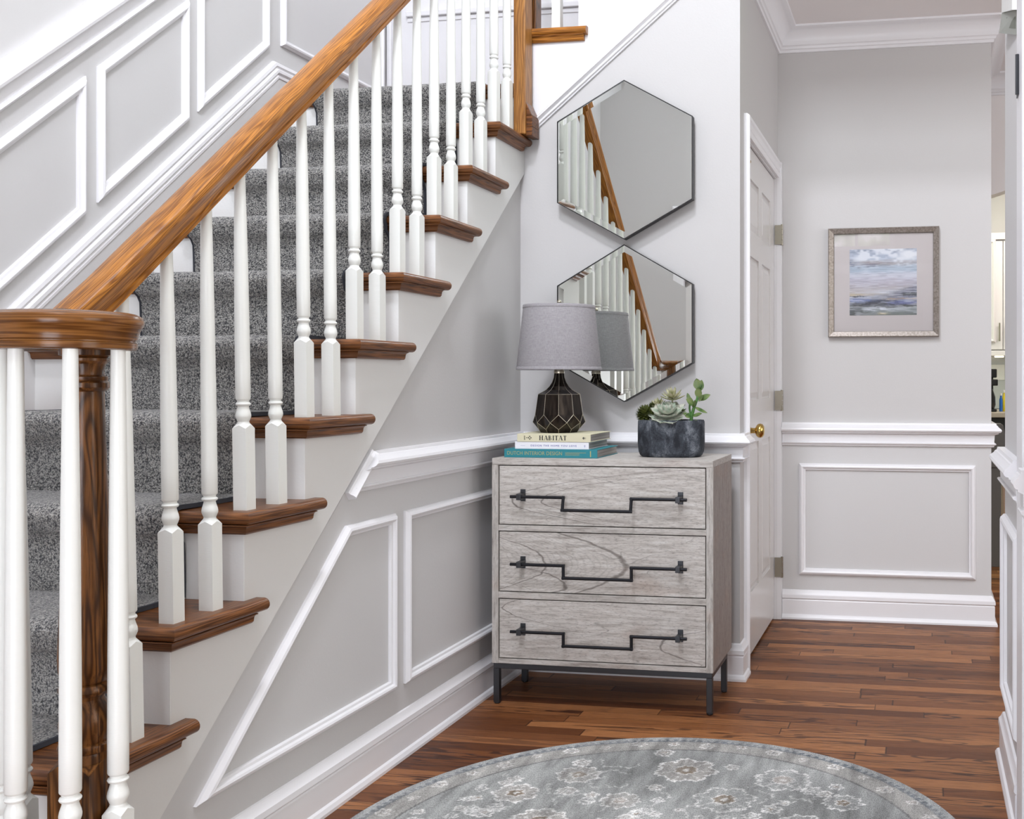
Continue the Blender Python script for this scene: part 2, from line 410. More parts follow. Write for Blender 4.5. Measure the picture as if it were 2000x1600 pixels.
# ------------------------------------------------------------------ the room
bm = B(); box(bm, -2.6, 3.0, -.6, 8.0, -.05, 0); obj('floor', bm, M['floor'], kind='structure')
bm = B(); box(bm, XL-.08, XL, -.5, 4.6, 0, 5.1); obj('wall_left', bm, M['wains'], kind='structure')
# wall under the stair, up to the underside of the steps
bm = B(); prism(bm, [(1.66, 0), (3.715, 0), (3.715, .1625+SL*(3.715-1.618)), (1.66, .1625+SL*(1.66-1.618))], 'X', XW-.10, XW)
obj('wall_understair', bm, M['wall'], kind='structure')
bm = B(); prism(bm, [(1.3, 0), (3.7, 0), (3.7, .80), (2.52, .80), (1.63, .05), (1.3, .05)], 'X', XW-.02, XW+.0015)
obj('wall_understair_lower', bm, M['wains'], kind='structure')
# mirror wall with the closed side of the second flight above it
bm = B(); prism(bm, [(XW, 0), (XH, 0), (XH, 2.71), (-1.44, 2.05), (XW, 2.05)], 'Y', YM, YM+.12); box(bm, XW-.10, XW, YM, YM+.12, 0, 2.1)
obj('wall_mirrors', bm, M['wall'], kind='structure')
# second flight: open stringer rising to the right above the sloped moulding
s2 = [(XW+.005, 1.98), (XH, 2.72)]
pts = [(-1.44, 2.00), (XH, 2.70)]
top = []
xs = -1.247; z = 2.352
top.append((-1.44, z)); top.append((xs, z))
while xs < XH:
    z += R; top.append((xs, z)); xs = min(xs+T, XH); top.append((xs, z))
bm = B(); prism(bm, [(-1.44, 2.016), (XH, 2.68)]+top[::-1], 'Y', YM-.002, YM+.05)
box(bm, XH-.02, XH, YM-.002, YM+.12, 2.70, 5.1)
obj('wall_second_flight', bm, M['trim'], kind='structure')
bm = B(); box(bm, -1.0, XH-.02, YM+.051, YM+.11, 2.8, 5.1); obj('wall_upper', bm, M['wall'], kind='structure')
bm = B(); box(bm, XH-.10, XH, YM+.12, 3.87, 0, 5.1); box(bm, XH-.10, XH, 4.685, YB+.1, 0, 5.1); box(bm, XH-.10, XH, 3.87, 4.685, 1.985, 5.1)
obj('wall_hall_left', bm, M['wall'], kind='structure')
bm = B(); box(bm, XH, .301, YB, YB+.11, 0, ZH+.1); obj('wall_back', bm, M['wall'], kind='structure')
bm = B(); box(bm, XH, .301, YB-.0015, YB, 0, .80); obj('wall_back_lower', bm, M['wains'], kind='structure')
bm = B(); box(bm, .191, .301, YB+.11, 5.6, 0, ZH+.1); obj('wall_passage', bm, M['wall'], kind='structure')
bm = B(); box(bm, XR, XR+.12, 2.28, 3.083, 0, ZH+.1); obj('wall_right', bm, M['wains'], kind='structure')
bm = B(); box(bm, XR+.02, XR+.12, .45, 2.28, 2.15, 5.1); box(bm, XR+.02, XR+.12, -.5, .45, 0, 5.1); box(bm, XR+.02, XR+.12, 2.28, 3.083, ZH+.1, 5.1)
obj('wall_right_foyer', bm, M['wall'], kind='structure')
bm = B(); box(bm, 3.0, 3.1, -.6, 8.0, 0, ZH+.1); obj('wall_dining_right', bm, M['wall'], kind='structure')
bm = B(); box(bm, XR+.1, 3.0, -.6, -.5, 0, ZH+.1); obj('wall_dining_front', bm, M['wall'], kind='structure')
bm = B(); box(bm, XR+.12, 3.0, -.6, YM+.03, ZH, ZH+.06); obj('ceiling_dining', bm, M['ceiling'], kind='structure')
# hall ceiling, foyer ceiling and upper storey edge
bm = B(); box(bm, XH, 3.0, YM+.03, 8.0, ZH, ZH+.06); obj('ceiling', bm, M['ceiling'], kind='structure')
bm = B(); box(bm, XH, XR+.12, YM, YM+.12, ZH, 5.1); obj('wall_upper_landing', bm, M['wall'], kind='structure')
bm = B(); box(bm, XL-.08, XR+.12, -.55, 4.7, 5.1, 5.16); obj('ceiling_foyer', bm, M['ceiling'], kind='structure')
bm = B(); box(bm, XL, XH-.11, 4.50, 4.6, 0, 5.1); obj('wall_landing', bm, M['trim'], kind='structure')
# front wall with door opening, transom and upper window
bm = B()
for a in ((XL, -1.72, 0, 5.1), (.1, XR+.1, 0, 5.1), (-1.72, .1, 2.15, 2.28), (-1.72, -.95, 2.28, 2.8), (-.25, .1, 2.28, 2.8), (-1.72, .1, 2.8, 3.5), (-1.72, .1, 4.8, 5.1), ):
    box(bm, a[0], a[1], -.5, -.42, a[2], a[3])
obj('wall_front', bm, M['wall'], kind='structure')
def window(name, x0, x1, z0, z1, mull):
    r = sroot(name)
    bm = B(); f = .04
    box(bm, x0, x1, -.50, -.41, z0, z0+f); box(bm, x0, x1, -.50, -.41, z1-f, z1)
    box(bm, x0, x0+f, -.50, -.41, z0+f, z1-f); box(bm, x1-f, x1, -.50, -.41, z0+f, z1-f)
    for m_ in mull: box(bm, m_-.012, m_+.012, -.48, -.43, z0+f, z1-f)
    obj('window_frame', bm, M['trim'], r)
    bm = B(); box(bm, x0+f, x1-f, -.458, -.452, z0+f, z1-f); obj('pane', bm, M['glass'], r)
window('window_1', -.95, -.25, 2.28, 2.8, (-.60,))
d2 = sroot('door_2', 'white panelled front door behind the viewer')
bm = B(); box(bm, -1.715, .095, -.49, -.455, .005, 2.145)
for a in (-1.60, -1.16, -.70, -.26):
    for b, c_ in ((.2, .95), (1.1, 1.95)): box(bm, a, a+.30, -.456, -.447, b, c_)
obj('door_leaf', bm, M['door'], d2, bevel=.004)
window('window_2', -1.72, .1, 3.5, 4.8, (-1.27, -.81, -.36))
# front door casing and a switch plate, both only seen in the mirrors
bm = B(); sweep(bm, [(-1.72, -.42, 0), (-1.72, -.42, 2.15), (.1, -.42, 2.15), (.1, -.42, 0)], (0, 1, 0), [(0, 0), (0, .012), (.03, .02), (.085, .024), (.09, 0)][::1])
obj('trim_front_door', bm, M['trim'], kind='structure')
sw = thing('light_switch', 'white rocker light switch plate seen in the lower mirror', 'light switch', (-1.96, -.418, 1.06))
bm = B(); box(bm, -2.0, -1.92, -.4195, -.414, 1.0, 1.12); obj('plate', bm, M['whiteplate'], sw, bevel=.002)
bm = B(); box(bm, -1.975, -1.945, -.4145, -.410, 1.03, 1.09); obj('rocker', bm, M['whiteplate'], sw, bevel=.002)

# ------------------------------------------------------------------ mouldings
def base_prof(s=1): return [(0, 0), (s*.026, 0), (s*.026, .008), (s*.021, .018), (s*.015, .022), (s*.015, .084), (s*.0125, .088), (s*.018, .094), (s*.017, .108), (s*.012, .114), (s*.010, .118), (s*.006, .128), (0, .131)]
def rail_prof(s=1):
    z = .886
    return [(0, z), (s*.020, z), (s*.022, z-.008), (s*.026, z-.010), (s*.030, z-.016), (s*.040, z-.024), (s*.043, z-.031), (s*.040, z-.037), (s*.036, z-.040),
            (s*.030, z-.041), (s*.030, z-.045), (s*.014, z-.051), (s*.012, z-.086), (s*.018, z-.087), (s*.021, z-.090), (s*.019, z-.094), (s*.013, z-.096), (s*.011, z-.103), (0, z-.106)]
Z = (0, 0, 1)
# travelling so that the room lies on the left (positive offset): N=Z, left of travel = Z x d
def run(name, path, prof, m='trim'):
    bm = B(); sweep(bm, path, Z, prof); return obj(name, bm, M[m], kind='structure', smooth=True, auto=25)
run('baseboard_understair', [(XW, 3.715, 0), (XW, 1.30, 0)], base_prof())
# mirror wall + return round the corner up to the door casing
run('baseboard_mirrors', [(XH, 3.80, 0), (XH, YM, 0), (XW, YM, 0)], base_prof())
o = run('trim_1', [(XH, 3.80, 0), (XH, YM, 0), (XW, YM, 0), (XW, 2.634, 0)], rail_prof())
for v in o.data.vertices:
    if abs(v.co.y-2.634) < 1e-4: v.co.y -= (.886-v.co.z)*1.165
run('baseboard_back', [(.301, 5.58, 0), (.301, YB, 0), (XH+.022, YB, 0)], base_prof())
run('trim_2', [(.301, 5.58, 0), (.301, YB, 0), (XH+.022, YB, 0)], rail_prof())
run('baseboard_right', [(XR, 2.58, 0), (XR, 3.083, 0), (XR+.12, 3.083, 0)], base_prof())
run('trim_3', [(XR, 2.58, 0), (XR, 3.083, 0), (XR+.12, 3.083, 0)], rail_prof())
# return of the chair rail down the stringer edge
def inw(path, N, prof, name, m='trim', closed=False, parent=None):
    bm = B(); sweep(bm, path, N, prof, closed); return obj(name, bm, M[m], kind='structure', smooth=True, auto=25, parent=parent)
dz = lambda y: .887+.8555*(y-2.62)
inw([(XW, 2.628, .8865), (XW, 2.508, .782)], (1, 0, 0), [(-.006, 0), (-.006, .012), (0, .014), (.005, .022), (.012, .027), (.017, .025), (.020, .014), (.022, 0)], 'trim_4')
# picture-frame panels; profile: offset towards the inside of the frame
PP = [(0, 0), (0, .007), (.003, .010), (.008, .0165), (.014, .0185), (.019, .016), (.022, .010), (.028, .0085), (.030, .004), (.030, 0)]
def panel_x(name, x, pts, flip=False):     # on a wall facing +X, pts (y,z) counter-clockwise seen from +X
    return inw([(x, a, b) for a, b in pts], (1, 0, 0), PP, name, closed=True)
panel_x('trim_5', XW+.0015, [(1.93, .203), (2.759, .203), (2.759, .701), (2.503, .701)])
panel_x('trim_6', XW+.0015, [(2.816, .203), (3.62, .203), (3.62, .701), (2.816, .701)])
inw([(-.545, YB-.0015, .199), (.234, YB-.0015, .199), (.234, YB-.0015, .701), (-.545, YB-.0015, .701)], (0, -1, 0), PP, 'trim_7', closed=True)
inw([(-1.37, YM, .203), (-.74, YM, .203), (-.74, YM, .701), (-1.37, YM, .701)], (0, -1, 0), PP, 'trim_8', closed=True)
inw([(XR, 3.046, .203), (XR, 2.60, .203), (XR, 2.60, .701), (XR, 3.046, .701)], (-1, 0, 0), PP, 'trim_9', closed=True)
# stair wall panels
m_ = .868
def pb(y): return 1.567+m_*(y-2.718)
def stair_panel(name, y0, y1): panel_x(name, XL, [(y0, pb(y0)), (y1, pb(y1)), (y1, pb(y1)+.406), (y0, pb(y0)+.406)])
stair_panel('trim_10', 1.882, 2.278); stair_panel('trim_11', 2.322, 2.718); stair_panel('trim_12', 2.765, 3.159); stair_panel('trim_13', 3.207, 3.597)
panel_x('trim_14', XL, [(3.677, 2.362), (4.45, 2.362), (4.45, 2.86), (3.677, 2.86)])
# sloped base cap: drawn along the slope, offset downwards (right of travel) -> negative
CAPB = [(0, 0), (0, .008), (-.006, .016), (-.016, .018), (-.020, .013), (-.024, .013), (-.030, .020), (-.040, .020), (-.043, .012), (-.047, .012), (-.052, .016), (-.060, .015), (-.062, 0)]
yb = lambda y: 2.288+m_*(y-3.625)
inw([(XL, 1.6, yb(1.6)), (XL, 3.625, 2.288), (XL, 4.49, 2.288)], (1, 0, 0), CAPB, 'trim_15')
CR = [(0, 0), (0, .018), (-.010, .022), (-.016, .028), (-.026, .034), (-.036, .038), (-.044, .036), (-.047, .028), (-.052, .012), (-.085, .010), (-.086, .018), (-.092, .022), (-.098, .016), (-.102, .010), (-.104, 0)]
yc = lambda y: 1.926+m_*(y-2.422)
inw([(XL, 1.0, yc(1.0)), (XL, 3.715, yc(3.715)), (XL, 4.49, yc(3.715))], (1, 0, 0), CR, 'trim_16')
# skirt board against the stair wall
bm = B(); prism(bm, [(1.50, 0), (4.5, 0), (4.5, 2.23), (3.65, 2.23), (1.50, 2.23-m_*2.15)], 'X', XL, XL+.012)
obj('trim_17', bm, M['wains'], kind='structure')
# sloped moulding on the mirror wall
inw([(XH, YM, 2.695), (-1.432, YM, 2.034)], (0, -1, 0),
    [(0, 0), (0, .010), (.004, .016), (.009, .026), (.015, .028), (.019, .021), (.023, .017), (.029, .016), (.032, .010), (.036, .008), (.036, 0)], 'trim_18')
# crown in the hall
cp = [(0, 0), (0, -.100), (.010, -.100), (.012, -.088), (.018, -.086), (.022, -.076), (.028, -.072)]+[(.028+.052*(1-math.cos(a*PI/16)), -.072+.060*math.sin(a*PI/16)) for a in range(1, 9)]+[(.084, -.010), (.092, -.008), (.094, 0)]
run('trim_19', [(XR+.4, 5.58, ZH), (XR+.066, 5.58, ZH), (.301, YB, ZH), (XH, YB, ZH), (XH, YM+.13, ZH)][1:], cp)
# far landing wall: a level moulding and corner bead
bm = B(); box(bm, -2.33, -1.2, 4.478, 4.50, 2.742, 2.765); box(bm, -2.33, -1.2, 4.494, 4.50, 2.72, 2.742); box(bm, -2.425, -2.405, 4.48, 4.50, 2.17, 4.6)
obj('trim_20', bm, M['trim'], kind='structure', bevel=.004)

# ------------------------------------------------------------------ hall closet door
d1 = sroot('door_1', 'white six panel door with brass knob')
bm = B()
y0, y1, zt = 3.878, 4.678, 1.978
xf = XH-.012
box(bm, xf-.033, xf-.008, y0, y1, .012, zt)
ys = [y0, y0+.115, y0+.355, y0+.445, y0+.685, y1]
zs = [.012, .25, .83, 1.0, 1.56, 1.66, 1.86, zt]
for i in range(5):
    for j in range(7):
        if i in (1, 3) and j in (1, 3, 5):
            a, b, c_, d = ys[i], ys[i+1], zs[j], zs[j+1]
            prism(bm, [(a, c_), (b, c_), (b-.02, c_+.02), (a+.02, c_+.02)], 'X', xf-.008, xf-.0079) if False else None
            g = .028
            vv = [bm.verts.new(p) for p in ((xf-.008, a+.006, c_+.006), (xf-.008, b-.006, c_+.006), (xf-.008, b-.006, d-.006), (xf-.008, a+.006, d-.006), (xf-.001, a+g, c_+g), (xf-.001, b-g, c_+g), (xf-.001, b-g, d-g), (xf-.001, a+g, d-g))]
            for q in ((4, 5, 6, 7), (0, 1, 5, 4), (1, 2, 6, 5), (2, 3, 7, 6), (3, 0, 4, 7)): bm.faces.new([vv[k] for k in q])
        else: box(bm, xf-.008, xf, ys[i], ys[i+1], zs[j], zs[j+1])
bmesh.ops.remove_doubles(bm, verts=bm.verts, dist=1e-5)
obj('door_leaf', bm, M['door'], d1)
ky, kz = 3.938, .885
kn = B()
def xlathe(bm, prof, c, seg=24):
    rings = [[bm.verts.new((c[0]+h, c[1]+r*math.cos(2*PI*i/seg), c[2]+r*math.sin(2*PI*i/seg))) for i in range(seg)] for r, h in prof]
    grid_faces(bm, rings, closed_u=True); bm.faces.new(rings[0]); bm.faces.new(rings[-1])
xlathe(kn, [(.031, 0), (.032, .004), (.027, .008), (.018, .011), (.011, .015), (.010, .030), (.012, .034), (.020, .037), (.026, .044), (.0275, .052), (.025, .060), (.017, .066), (.004, .068)], (xf, ky, kz))
obj('door_knob', kn, M['brass'], d1, smooth=True)
for hz in (1.73, .985, .235):
    bm = B(); box(bm, XH-.008, XH+.0225, 4.676, 4.694, hz-.043, hz+.043)
    for q in (-.036, -.012, .012, .036): tube(bm, [(XH+.024, 4.684, hz+q-.011), (XH+.024, 4.684, hz+q+.011)], .0055, 10)
    obj('hinge', bm, M['steel'], d1)
bm = B(); tube(bm, [(xf+.006, 3.925, 1.895), (xf+.006, 3.925, 1.975)], .0035, 8); tube(bm, [(xf+.001, 3.925, 1.905), (xf+.018, 3.925, 1.905)], .005, 8); box(bm, xf-.001, xf+.004, 3.917, 3.933, 1.89, 1.972)
obj('surface_bolt', bm, M['brass'], d1)
# casing round it: offset outwards
CS = [(0, 0), (0, .010), (.004, .012), (.020, .012), (.024, .015), (.045, .016), (.052, .021), (.064, .021), (.070, .012), (.070, 0)]
bm = B()
cyp = [(XH, 3.870, 0), (XH, 3.870, 1.988), (XH, 4.685, 1.988)]
sweep(bm, cyp, (1, 0, 0), CS)
box(bm, XH, XH+.021, 4.685, 4.719, 0, 1.988)
prism(bm, [(4.685, 1.988), (4.719, 1.988), (4.719, 2.058), (4.685, 2.058)], 'X', XH, XH+.021)
box(bm, XH-.10, XH-.001, 3.862, 3.871, 0, 1.99); box(bm, XH-.10, XH-.001, 4.684, 4.692, 0, 1.99); box(bm, XH-.10, XH-.001, 3.87, 4.685, 1.982, 1.99)
obj('trim_21', bm, M['trim'], kind='structure', smooth=True, auto=25)

# ------------------------------------------------------------------ right doorway edge: casing, hinge, box
bm = B(); box(bm, XR-.012, XR-.0005, 2.44, 2.575, 0, 2.30)
obj('trim_22', bm, M['trim'], kind='structure', bevel=.003)
bm = B(); sweep(bm, [(XR-.0125, 2.30, 0), (XR-.0125, 2.375, 0)], Z, rail_prof(.7)); obj('trim_26', bm, M['trim'], kind='structure', smooth=True, auto=25)
bm = B(); box(bm, XR-.0150, XR-.0125, 2.515, 2.548, 1.742, 1.835); 
for q in (1.765, 1.788, 1.811): box(bm, XR-.0165, XR-.0125, 2.512, 2.515, q-.010, q+.010)
tube(bm, [(XR-.016, 2.512, 1.742), (XR-.016, 2.512, 1.835)], .0045, 8)
tag(obj('door_hinge', bm, M['gunmetal']), 'dark metal hinge on the white door casing at the right edge of the picture', 'hinge')
cb = thing('wall_sounder', 'small wedge shaped box with a grey grilled face, high on the right wall end', 'alarm box', (XR-.01, 2.85, 2.05))
bm = B()
q = [(.2126, 3.0, 2.044), (XR-.001, 2.66, 1.927), (XR-.001, 2.66, 1.988), (.2195, 3.0, 2.098)]
fr_ = [bm.verts.new(p) for p in q]; bk = [bm.verts.new((XR-.0005, p[1]+.004, p[2]+.03)) for p in q]
bm.faces.new(fr_)
for a in range(4): bm.faces.new((fr_[a], fr_[(a+1) % 4], bk[(a+1) % 4], bk[a]))
obj('grilled_face', bm, M['boxgrey'], cb)
bm = B()
def lerpq(u_, v_): 
    a = Vector(q[0]).lerp(Vector(q[1]), u_); b = Vector(q[3]).lerp(Vector(q[2]), u_); return a.lerp(b, v_)+Vector((-.0008, -.0004, 0))
g4 = [bm.verts.new(lerpq(*p)) for p in ((.36, .26), (.88, .26), (.88, .76), (.36, .76))]; g5 = [bm.verts.new(v.co+Vector((.0006, .0003, 0))) for v in g4]
bm.faces.new(g4); bm.faces.new(g5[::-1])
for a in range(4): bm.faces.new((g4[a], g5[a], g5[(a+1) % 4], g4[(a+1) % 4]))
obj('grille', bm, M['grille'], cb)
bm = B(); prism(bm, [(3.0, 2.10), (2.66, 1.99), (2.66, 2.45), (3.0, 2.45)], 'X', .2195, XR-.0005); obj('housing', bm, M['whiteplate'], cb)

# ------------------------------------------------------------------ the staircase
st = thing('staircase', 'carpeted oak staircase with white risers and stringer rising along the left wall', 'staircase', (-1.9, 1.6, 0))
st_nose = [(0, 0), (0, -.028)]+[(a, -.014+b) for a, b in arc(.0, 0, .014, -90, 90, 8, .014)]   # bullnose from riser line outwards
NP = [(-.03, 0), (-.03, -.028), (.014, -.028)]+[(a, b) for a, b in arc(.014, -.014, .014, -80, 80, 7)]+[(.014, 0)]
NP = [(a, b) for a, b in NP]
CP = [(0, -.050), (.010, -.050), (.014, -.046), (.015, -.040)]+[(.015+.010*(1-math.cos(q*PI/8)), -.040+.010*math.sin(q*PI/8)) for q in range(1, 5)]+[(.025, -.028), (0, -.028)]
for k in range(2, 11):
    z = zk(k); y = yf(k); ri = y+.030     # riser face
    xs = XS
    tb = B()
    yend = yf(k+1)+.030 if k < 10 else 3.70
    box(tb, XL+.012, XN-.0575, y+.0575, yend, z-.028, z, 1)
    box(tb, XN-.0301, XN-.001, yend, y+.302, z-.028, z, 1) if False else None
    # bullnose along the front and down the open side (travel so that outside is on the left)
    tip = min(y+.302, YM-.006) if k == 10 else y+.302
    path = [(XN-.028, tip, z), (XN-.028, y+.028, z), (XL+.012, y+.028, z)]
    sweep(tb, path, (0, 0, 1), [(-a if False else a, b) for a, b in NP])
    tr = obj('tread', tb, [M['oak_nosing'], M['oak_treadx']], st, smooth=True, auto=35)
    cb_ = B(); sweep(cb_, [(XS, tip-.030, z), (XS, ri, z), (XL+.012, ri, z)], (0, 0, 1), CP)
    obj('cove_moulding', cb_, M['oak_nosing'], tr, smooth=True, auto=30)
    rb = B(); box(rb, XL+.012, XS-.0005, ri, ri+.018, zk(k-1), z-.028); obj('riser', rb, M['riser'], st)
# landing (step 11) and its riser
z = zk(11); tb = B(); box(tb, XL+.012, -1.435, yf(11)+.0575, 4.50, z-.028, z, 1)
sweep(tb, [(-1.46, yf(11)+.028, z), (XL+.012, yf(11)+.028, z)], Z, NP)
lt = obj('landing_floor', tb, [M['oak_nosing'], M['oak_treadx']], st, smooth=True)
cb_ = B(); sweep(cb_, [(-1.46, yf(11)+.03, z), (XL+.012, yf(11)+.03, z)], Z, CP); obj('cove_moulding', cb_, M['oak_nosing'], lt, smooth=True)
rb = B(); box(rb, XL+.012, XS-.0005, yf(11)+.03, yf(11)+.048, zk(10), z-.028); obj('riser', rb, M['riser'], st)
# curtail starting step
tb = B(); z1 = zk(1)
def ring(off):
    p = [(XL+.012, 1.62), (XL+.012, 1.36-off)]
    p += [(-1.36+ (.16+off)*math.sin(a*PI/12), 1.52-(.16+off)*math.cos(a*PI/12)) for a in range(0, 13)]
    return p
prism(tb, ring(0), 'Z', z1-.028, z1); obj('starting_tread', tb, M['oak_treadx'], st, bevel=.010)
tb = B(); prism(tb, ring(-.03), 'Z', 0, z1-.028); obj('starting_riser', tb, M['riser'], st)
# stringer: sawtooth top, sloped lower edge
pt = []
for k in range(2, 12):
    pt.append((yf(k)+.0315, zk(k-1)-.002)); pt.append((yf(k)+.0315, zk(k)-.002))
pt = [(1.60, zk(1))]+pt
pt = [p for p in pt]
pt[-1] = (YM-.001, zk(10)-.001) ; pt[-2] = (YM-.001, zk(10)-.001)
pt = pt[:-1]
dzs = lambda y: .378+.8535*(y-1.997)
low = [(YM-.001, dzs(YM)), (1.554, 0.0), (1.45, 0.0), (1.45, zk(1)-.03)]
bm = B(); prism(bm, [(1.45, zk(1)-.001)]+pt[1:]+low[:3], 'X', XW+.0005, XS); obj('stringer', bm, M['stringer'], st)

# ------------------------------------------------------------------ runner
cr = thing('carpet_runner', 'charcoal and grey looped carpet runner with dark bound edges on the stairs', 'carpet runner', (-1.93, 1.7, .42))
prof = []
XC0, XC1 = -2.27, -1.598
th = .010
def cs(k):      # centreline of the carpet surface over step k, from the riser below up and over
    z = zk(k); y = yf(k); r = []
    r.append((y+.030-th, zk(k-1)+th)); r.append((y+.029-th, zk(k-1)+th+.05)); r.append((y+.026-th, z-.075)); r.append((y+.016-th, z-.058)); r.append((y+.002-th, z-.048))
    for a in range(0, 7):
        an = math.radians(-40+a*130/6)
        r.append((y+.014-.030*math.cos(an), z-.014+.026*math.sin(an)))
    r.append((y+.05, z+th+.001)); r.append((y+.14, z+th))
    return r
path = [(yf(2)+.005, zk(2)-.03)]
for k in range(2, 12): path += cs(k)
path += [(4.2, zk(11)+th)]
# the first step is only carpeted on its tread and riser as on the others
import itertools
def strip(x0, x1, off, mat, name, nx, jit):
    bm = B(); n = len(path); rows = []
    dense = []
    for a, b in zip(path, path[1:]):
        m = max(1, int(math.dist(a, b)/.02))
        for i in range(m): dense.append((a[0]+(b[0]-a[0])*i/m, a[1]+(b[1]-a[1])*i/m))
    dense.append(path[-1])
    nr = []
    for i, p in enumerate(dense):
        a = dense[max(i-1, 0)]; b = dense[min(i+1, len(dense)-1)]
        d = Vector((b[0]-a[0], b[1]-a[1])); d.normalize() if d.length else None
        nr.append(Vector((-d.y, d.x)))
    top = []; bot = []
    for p, q in zip(dense, nr):
        rt, rb = [], []
        for i in range(nx+1):
            x = x0+(x1-x0)*i/nx
            w_ = jit*(.6*math.sin(x*41+p[1]*9+2*math.sin(x*17))+.4*math.sin(x*97+p[0]*50))
            rt.append(bm.verts.new((x, p[0]+q.x*(off+w_), p[1]+q.y*(off+w_)))); rb.append(bm.verts.new((x, p[0]-q.x*(th-.001), p[1]-q.y*(th-.001))))
        top.append(rt); bot.append(rb)
    grid_faces(bm, top); grid_faces(bm, bot)
    for a, b, c_, d in zip(top, top[1:], bot, bot[1:]):
        bm.faces.new((a[0], b[0], d[0], c_[0])); bm.faces.new((a[-1], b[-1], d[-1], c_[-1]))
    for r0, r1 in ((top[0], bot[0]), (top[-1], bot[-1])):
        for i in range(nx): bm.faces.new((r0[i], r0[i+1], r1[i+1], r1[i]))
    return obj(name, bm, mat, cr, smooth=True, auto=70)
strip(XC0+.006, XC1-.006, 0, M['carpet'], 'pile', 40, .0012)
strip(XC1-.006, XC1, .0008, M['binding'], 'binding', 2, 0); strip(XC0, XC0+.006, .0012, M['binding'], 'binding', 2, 0)

# ------------------------------------------------------------------ railing
rl = thing('stair_railing', 'oak handrail with volute on turned newel and white balusters along the stairs', 'railing', (-1.47, 1.6, .2))
XB = -1.474
RZ = lambda y: 1.205+SL*(y-1.70)          # underside of the sloping rail
ZV = 1.127
def baluster(x, y, z0, z1, rot=0, name='baluster', parent=rl, lean=0.0):
    bm = B(); h = z1-z0; s = .0162
    R2 = Matrix.Rotation(rot, 3, 'Z')
    def q(px, py, pz): w_ = R2 @ Vector((px, py, 0)); return bm.verts.new((x+w_.x, y+w_.y, z0+pz))
    b0 = [q(a*s, b*s, 0) for a, b in ((-1, -1), (1, -1), (1, 1), (-1, 1))]
    b1 = [q(a*s, b*s, .180) for a, b in ((-1, -1), (1, -1), (1, 1), (-1, 1))]
    mid = [q(a*s, b*s, .187) for a, b in ((0, -1), (1, 0), (0, 1), (-1, 0))]
    n = 16
    for i in range(4): bm.faces.new((b0[i], b0[(i+1) % 4], b1[(i+1) % 4], b1[i]))
    bm.faces.new(b0[::-1])
    prof = [(.0125, .192), (.0118, .195), (.0135, .199), (.0158, .205), (.0160, .209), (.0150, .215), (.0128, .222), (.0115, .227), (.0115, .229), (.0145, .2305), (.0158, .2335), (.0145, .2365), (.0122, .238), (.0122, .241), (.0145, .243), (.0155, .2455)]
    prof += [(.0156, .30), (.0152, .42), (.0138, min(.62, h*.75)), (.0106, h)]
    rings = []
    for r, z in prof: rings.append([q(r*math.cos(2*PI*(i+.5)/n-3*PI/4), r*math.sin(2*PI*(i+.5)/n-3*PI/4), z) for i in range(n)])
    # corner b1[k] sits at angle -135+90k; mid[k] at -90+90k
    r0 = rings[0]
    for k in range(4):
        seg = [r0[(4*k+j-1) % n] for j in range(2)]
        bm.faces.new((b1[k], r0[(4*k) % n], r0[(4*k-1) % n]))
        bm.faces.new((b1[k], mid[k], r0[(4*k+1) % n], r0[(4*k) % n]))
        bm.faces.new((mid[k], b1[(k+1) % 4], r0[(4*k+3) % n], r0[(4*k+2) % n]))
        bm.faces.new((mid[k], r0[(4*k+2) % n], r0[(4*k+1) % n]))
        bm.faces.new((b1[k], b1[(k+1) % 4], mid[k]))
    grid_faces(bm, rings, closed_u=True); bm.faces.new(rings[-1])
    for v in bm.verts: v.co.y -= lean*(v.co.z-z0)/h
    return obj(name, bm, M['baluster'], parent, smooth=True, auto=30)
for k in range(2, 11):
    for dy in (.055, .172):
        y = yf(k)+dy; baluster(XB, y, zk(k), RZ(y)+.010, lean={2: .022, 3: .016, 4: .018, 5: .014, 6: .007}.get(k, 0))
for x, y, r_ in ((-1.461, 1.508, .2), (-1.427, 1.430, .5), (-1.371, 1.400, .1), (-1.289, 1.415, -.5), (-1.276, 1.497, 0.1)):
    baluster(x, y, zk(1), ZV+.004, r_, lean=.018 if x < -1.45 else 0)
# hand rail
path3 = [Vector((XB, 3.615, RZ(3.615)))]
for i in range(1, 20): y = 3.615-(3.615-1.72)*i/19; path3.append(Vector((XB, y, RZ(y))))
ctrl = [(XB, 1.66, RZ(1.66)+.004), (XB, 1.62, ZV+.018), (XB+.001, 1.585, ZV+.003), (XB+.003, 1.55, ZV), (-1.462, 1.49, ZV), (-1.440, 1.442, ZV), (-1.405, 1.410, ZV), (-1.36, 1.398, ZV), (-1.318, 1.403, ZV), (-1.288, 1.428, ZV), (-1.276, 1.468, ZV), (-1.280, 1.508, ZV), (-1.302, 1.532, ZV), (-1.330, 1.530, ZV)]
cv = [Vector(p) for p in ctrl]
pp = [path3[-1]]+cv+[cv[-1]+(cv[-1]-cv[-2])]
for i in range(1, len(pp)-2):
    for j in range(5):
        s_ = j/5; a, b, c_, d = pp[i-1], pp[i], pp[i+1], pp[i+2]
        path3.append(.5*((2*b)+(c_-a)*s_+(2*a-5*b+4*c_-d)*s_*s_+(3*b-a-3*c_+d)*s_**3))
path3.append(cv[-1])
HP = [(.018, 0), (.0215, .002), (.0215, .011), (.019, .0125), (.019, .0145), (.0215, .016), (.0225, .022), (.0245, .029), (.0285, .036), (.0312, .042), (.0312, .048), (.028, .054), (.020, .0585), (.010, .0605)]
HP = HP+[(0, .061)]+[(-a, b) for a, b in HP[::-1]]
